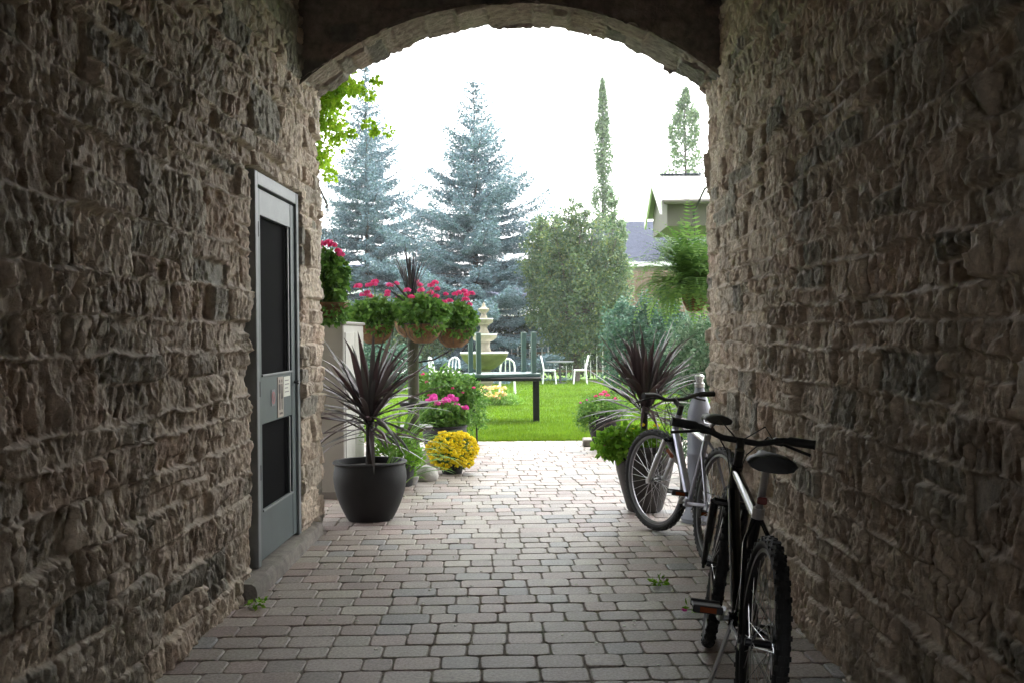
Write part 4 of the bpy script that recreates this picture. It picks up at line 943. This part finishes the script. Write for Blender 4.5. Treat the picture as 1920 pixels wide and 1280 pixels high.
    fs += [tuple(range(nn))[::-1], tuple((len(secs) - 1) * nn + j for j in range(nn))]; sd_.add(vs, fs); sd_.build('saddle', M['rubber'], t, ang=60)
    rl = MB()
    for s in (-.022, .022): rl.tube([se + Vector((-.09, s, .018)), se + Vector((-.04, s, .0)), se + Vector((.06, s, .0)), se + Vector((.12, s * .4, .02))], .0035, 6)
    rl.build('saddle_rails', M['alloy'], t)
    rr_ = MB(); rr_.box(tuple(st + Vector((-.045, 0, .04))), (.012, .034, .024), None, .004); rr_.build('rear_reflector', M['redref'], t)
    ck = MB(); ck.tube([BBk + Vector((0, -.06, 0)), BBk + Vector((0, .06, 0))], .010, 8)
    for s, e_ in ((-1, 1), (1, -1)): ck.tube([BBk + Vector((0, s * .062, 0)), BBk + Vector((e_ * .06, s * .072, -.04 * e_)), BBk + Vector((e_ * .15, s * .078, -.07 * e_))], [.014, .010, .010], 8)
    ck.build('crank', M['alloy'], t)
    ch = MB(); n = 40
    for r_ in (.085, .062):
        ch.tube([(BBk.x + r_ * math.cos(i * 2 * math.pi / n), -.05, BBk.z + r_ * math.sin(i * 2 * math.pi / n)) for i in range(n)], .004, 6, closed=True)
    for i in range(5): a = i * 1.2566; ch.tube([(BBk.x, -.05, BBk.z), (BBk.x + .083 * math.cos(a), -.05, BBk.z + .083 * math.sin(a))], .005, 6)
    for r_, y_ in ((.055, -.036), (.048, -.041), (.042, -.046), (.035, -.051)): ch.tube([(hr.x, y_, hr.z), (hr.x, y_ - .002, hr.z)], r_, 20)
    ch.tube([(BBk.x, -.05, BBk.z + .085), (hr.x, -.045, hr.z + .045)], .0035, 6); ch.tube([(BBk.x, -.05, BBk.z - .085), (hr.x + .04, -.045, hr.z - .13), (hr.x + .02, -.045, hr.z - .11), (hr.x + .03, -.045, hr.z - .045)], .0035, 6)
    ch.box((hr.x + .03, -.06, hr.z - .08), (.02, .012, .10), None, .004)
    ch.build('drivetrain', M['rimdark'], t)
    for s, e_ in ((-1, 1), (1, -1)):
        c_ = BBk + Vector((e_ * .15, s * .135, -.07 * e_)); pd = MB(); pd.box(tuple(c_), (.085, .10, .012), None, .003)
        for q in (-1, 1): pd.box(tuple(c_ + Vector((q * .041, 0, 0))), (.008, .10, .026), None, .003)
        pd.build('pedal', M['rubber'], t); rfm = MB()
        for q in (-1, 1): rfm.box(tuple(c_ + Vector((q * .0465, 0, 0))), (.004, .055, .018))
        rfm.build('pedal_reflector', M['orangeref'], t)
    return t
bkB = bicycle('bicycle', 'black mountain bicycle nearest the camera, seen from behind, leaning on the right wall', 'blackgloss', 'blackgloss', 'blackgloss', R(-7), False, .02)
ks = MB(); ks.tube([(-.03, .03, .26), (-.06, .07, .12), (-.08, .10, .012), (-.05, .13, .006)], .008, 8); ks.build('kickstand', M['alloy'], bkB)
bkA = bicycle('bicycle', 'silver mountain bicycle with its front wheel turned out beside the right flowerpot', 'lavender', 'alloy', 'alloy', R(20), True, .09)
def place(bk, rear, front, lean):
    f_ = (Vector(front) - Vector(rear)).normalized(); yaw = math.atan2(f_.y, f_.x); bk.rotation_euler = (R(lean), 0, yaw); o_ = Vector((*rear, 0)) + Vector((f_.x, f_.y, 0)) * .44; bk.location = (o_.x, o_.y, .002)
place(bkB, (.640, 3.15), (.690, 4.215), 6.8)
place(bkA, (.935, 5.62), (.735, 6.67), 8)

# ---------------------------------------------------------------- small litter on the paving
def sprig(px, y, lab, fl):
    p = ground(px, y); t = empty('fallen_sprig', (p.x, p.y, .004), 0, lab, 'sprig'); blob('leaves', M['lime'], t, (0, 0, .018), (.045, .035, .016), 26, .035, .018, 2, .1)
    MB().tube([(-.04, 0, .006), (.03, .01, .01)], .002, 5).build('stem', M['leaf'], t)
    if fl: heads('flower', M['magenta'], t, [(-.055, -.015, .012)], .014, 14, .014)
sprig(1302, 4.72, 'green sprig with a magenta flower on the paving under the black bicycle pedal', True)
sprig(1232, 5.22, 'small pale green sprig alone on the paving left of the bicycles', False)
sprig(478, 4.80, 'yellow-green weed at the near end of the door sill', False)
lb = MB(); lb.box((0, 0, 0), (.016, .010, .004), None, .0015); me0 = None
spots = [(385, 4.1), (372, 3.98), (600, 4.75), (1050, 4.35), (880, 5.2), (700, 4.15), (1185, 4.5), (520, 5.0), (960, 6.1), (1105, 7.0), (815, 6.4), (1230, 3.95), (640, 5.6), (1010, 8.1)]
rs_ = random.Random(4)
spots += [(rs_.uniform(480, 1260), rs_.uniform(4.0, 9.5)) for _ in range(34)]
spots = [q for q in spots if abs(ground(*q).x + .15) < 1.15]
for i, (px, y) in enumerate(spots):
    p = ground(px, y)
    if me0 is None: o = lb.build('grit', M['signwhite']); me0 = o
    else: o = me0.copy(); col.objects.link(o)
    o.location = (p.x, p.y, .006); o.rotation_euler = (0, 0, i * 1.3); tag(o, 'tiny pale chip lying loose on the grey pavers', 'grit', 'pale chips scattered on the pavers')
print('spruce leaves', nA, nB)

# ---------------------------------------------------------------- thin bright haze
hz_ = MB().box((0, 33, 9), (122, 128, 22)).build('haze', bpy.data.materials.new('thin_haze'), None, False); tag(hz_, kind='stuff')
hm = hz_.data.materials[0]; hm.use_nodes = True; hn = hm.node_tree; hn.nodes.remove(hn.nodes['Principled BSDF'])
pv = hn.nodes.new('ShaderNodeVolumePrincipled'); pv.inputs['Color'].default_value = (.95, .97, 1, 1); pv.inputs['Density'].default_value = .0007; pv.inputs['Anisotropy'].default_value = .3
hn.links.new(pv.outputs[0], hn.nodes['Material Output'].inputs['Volume'])
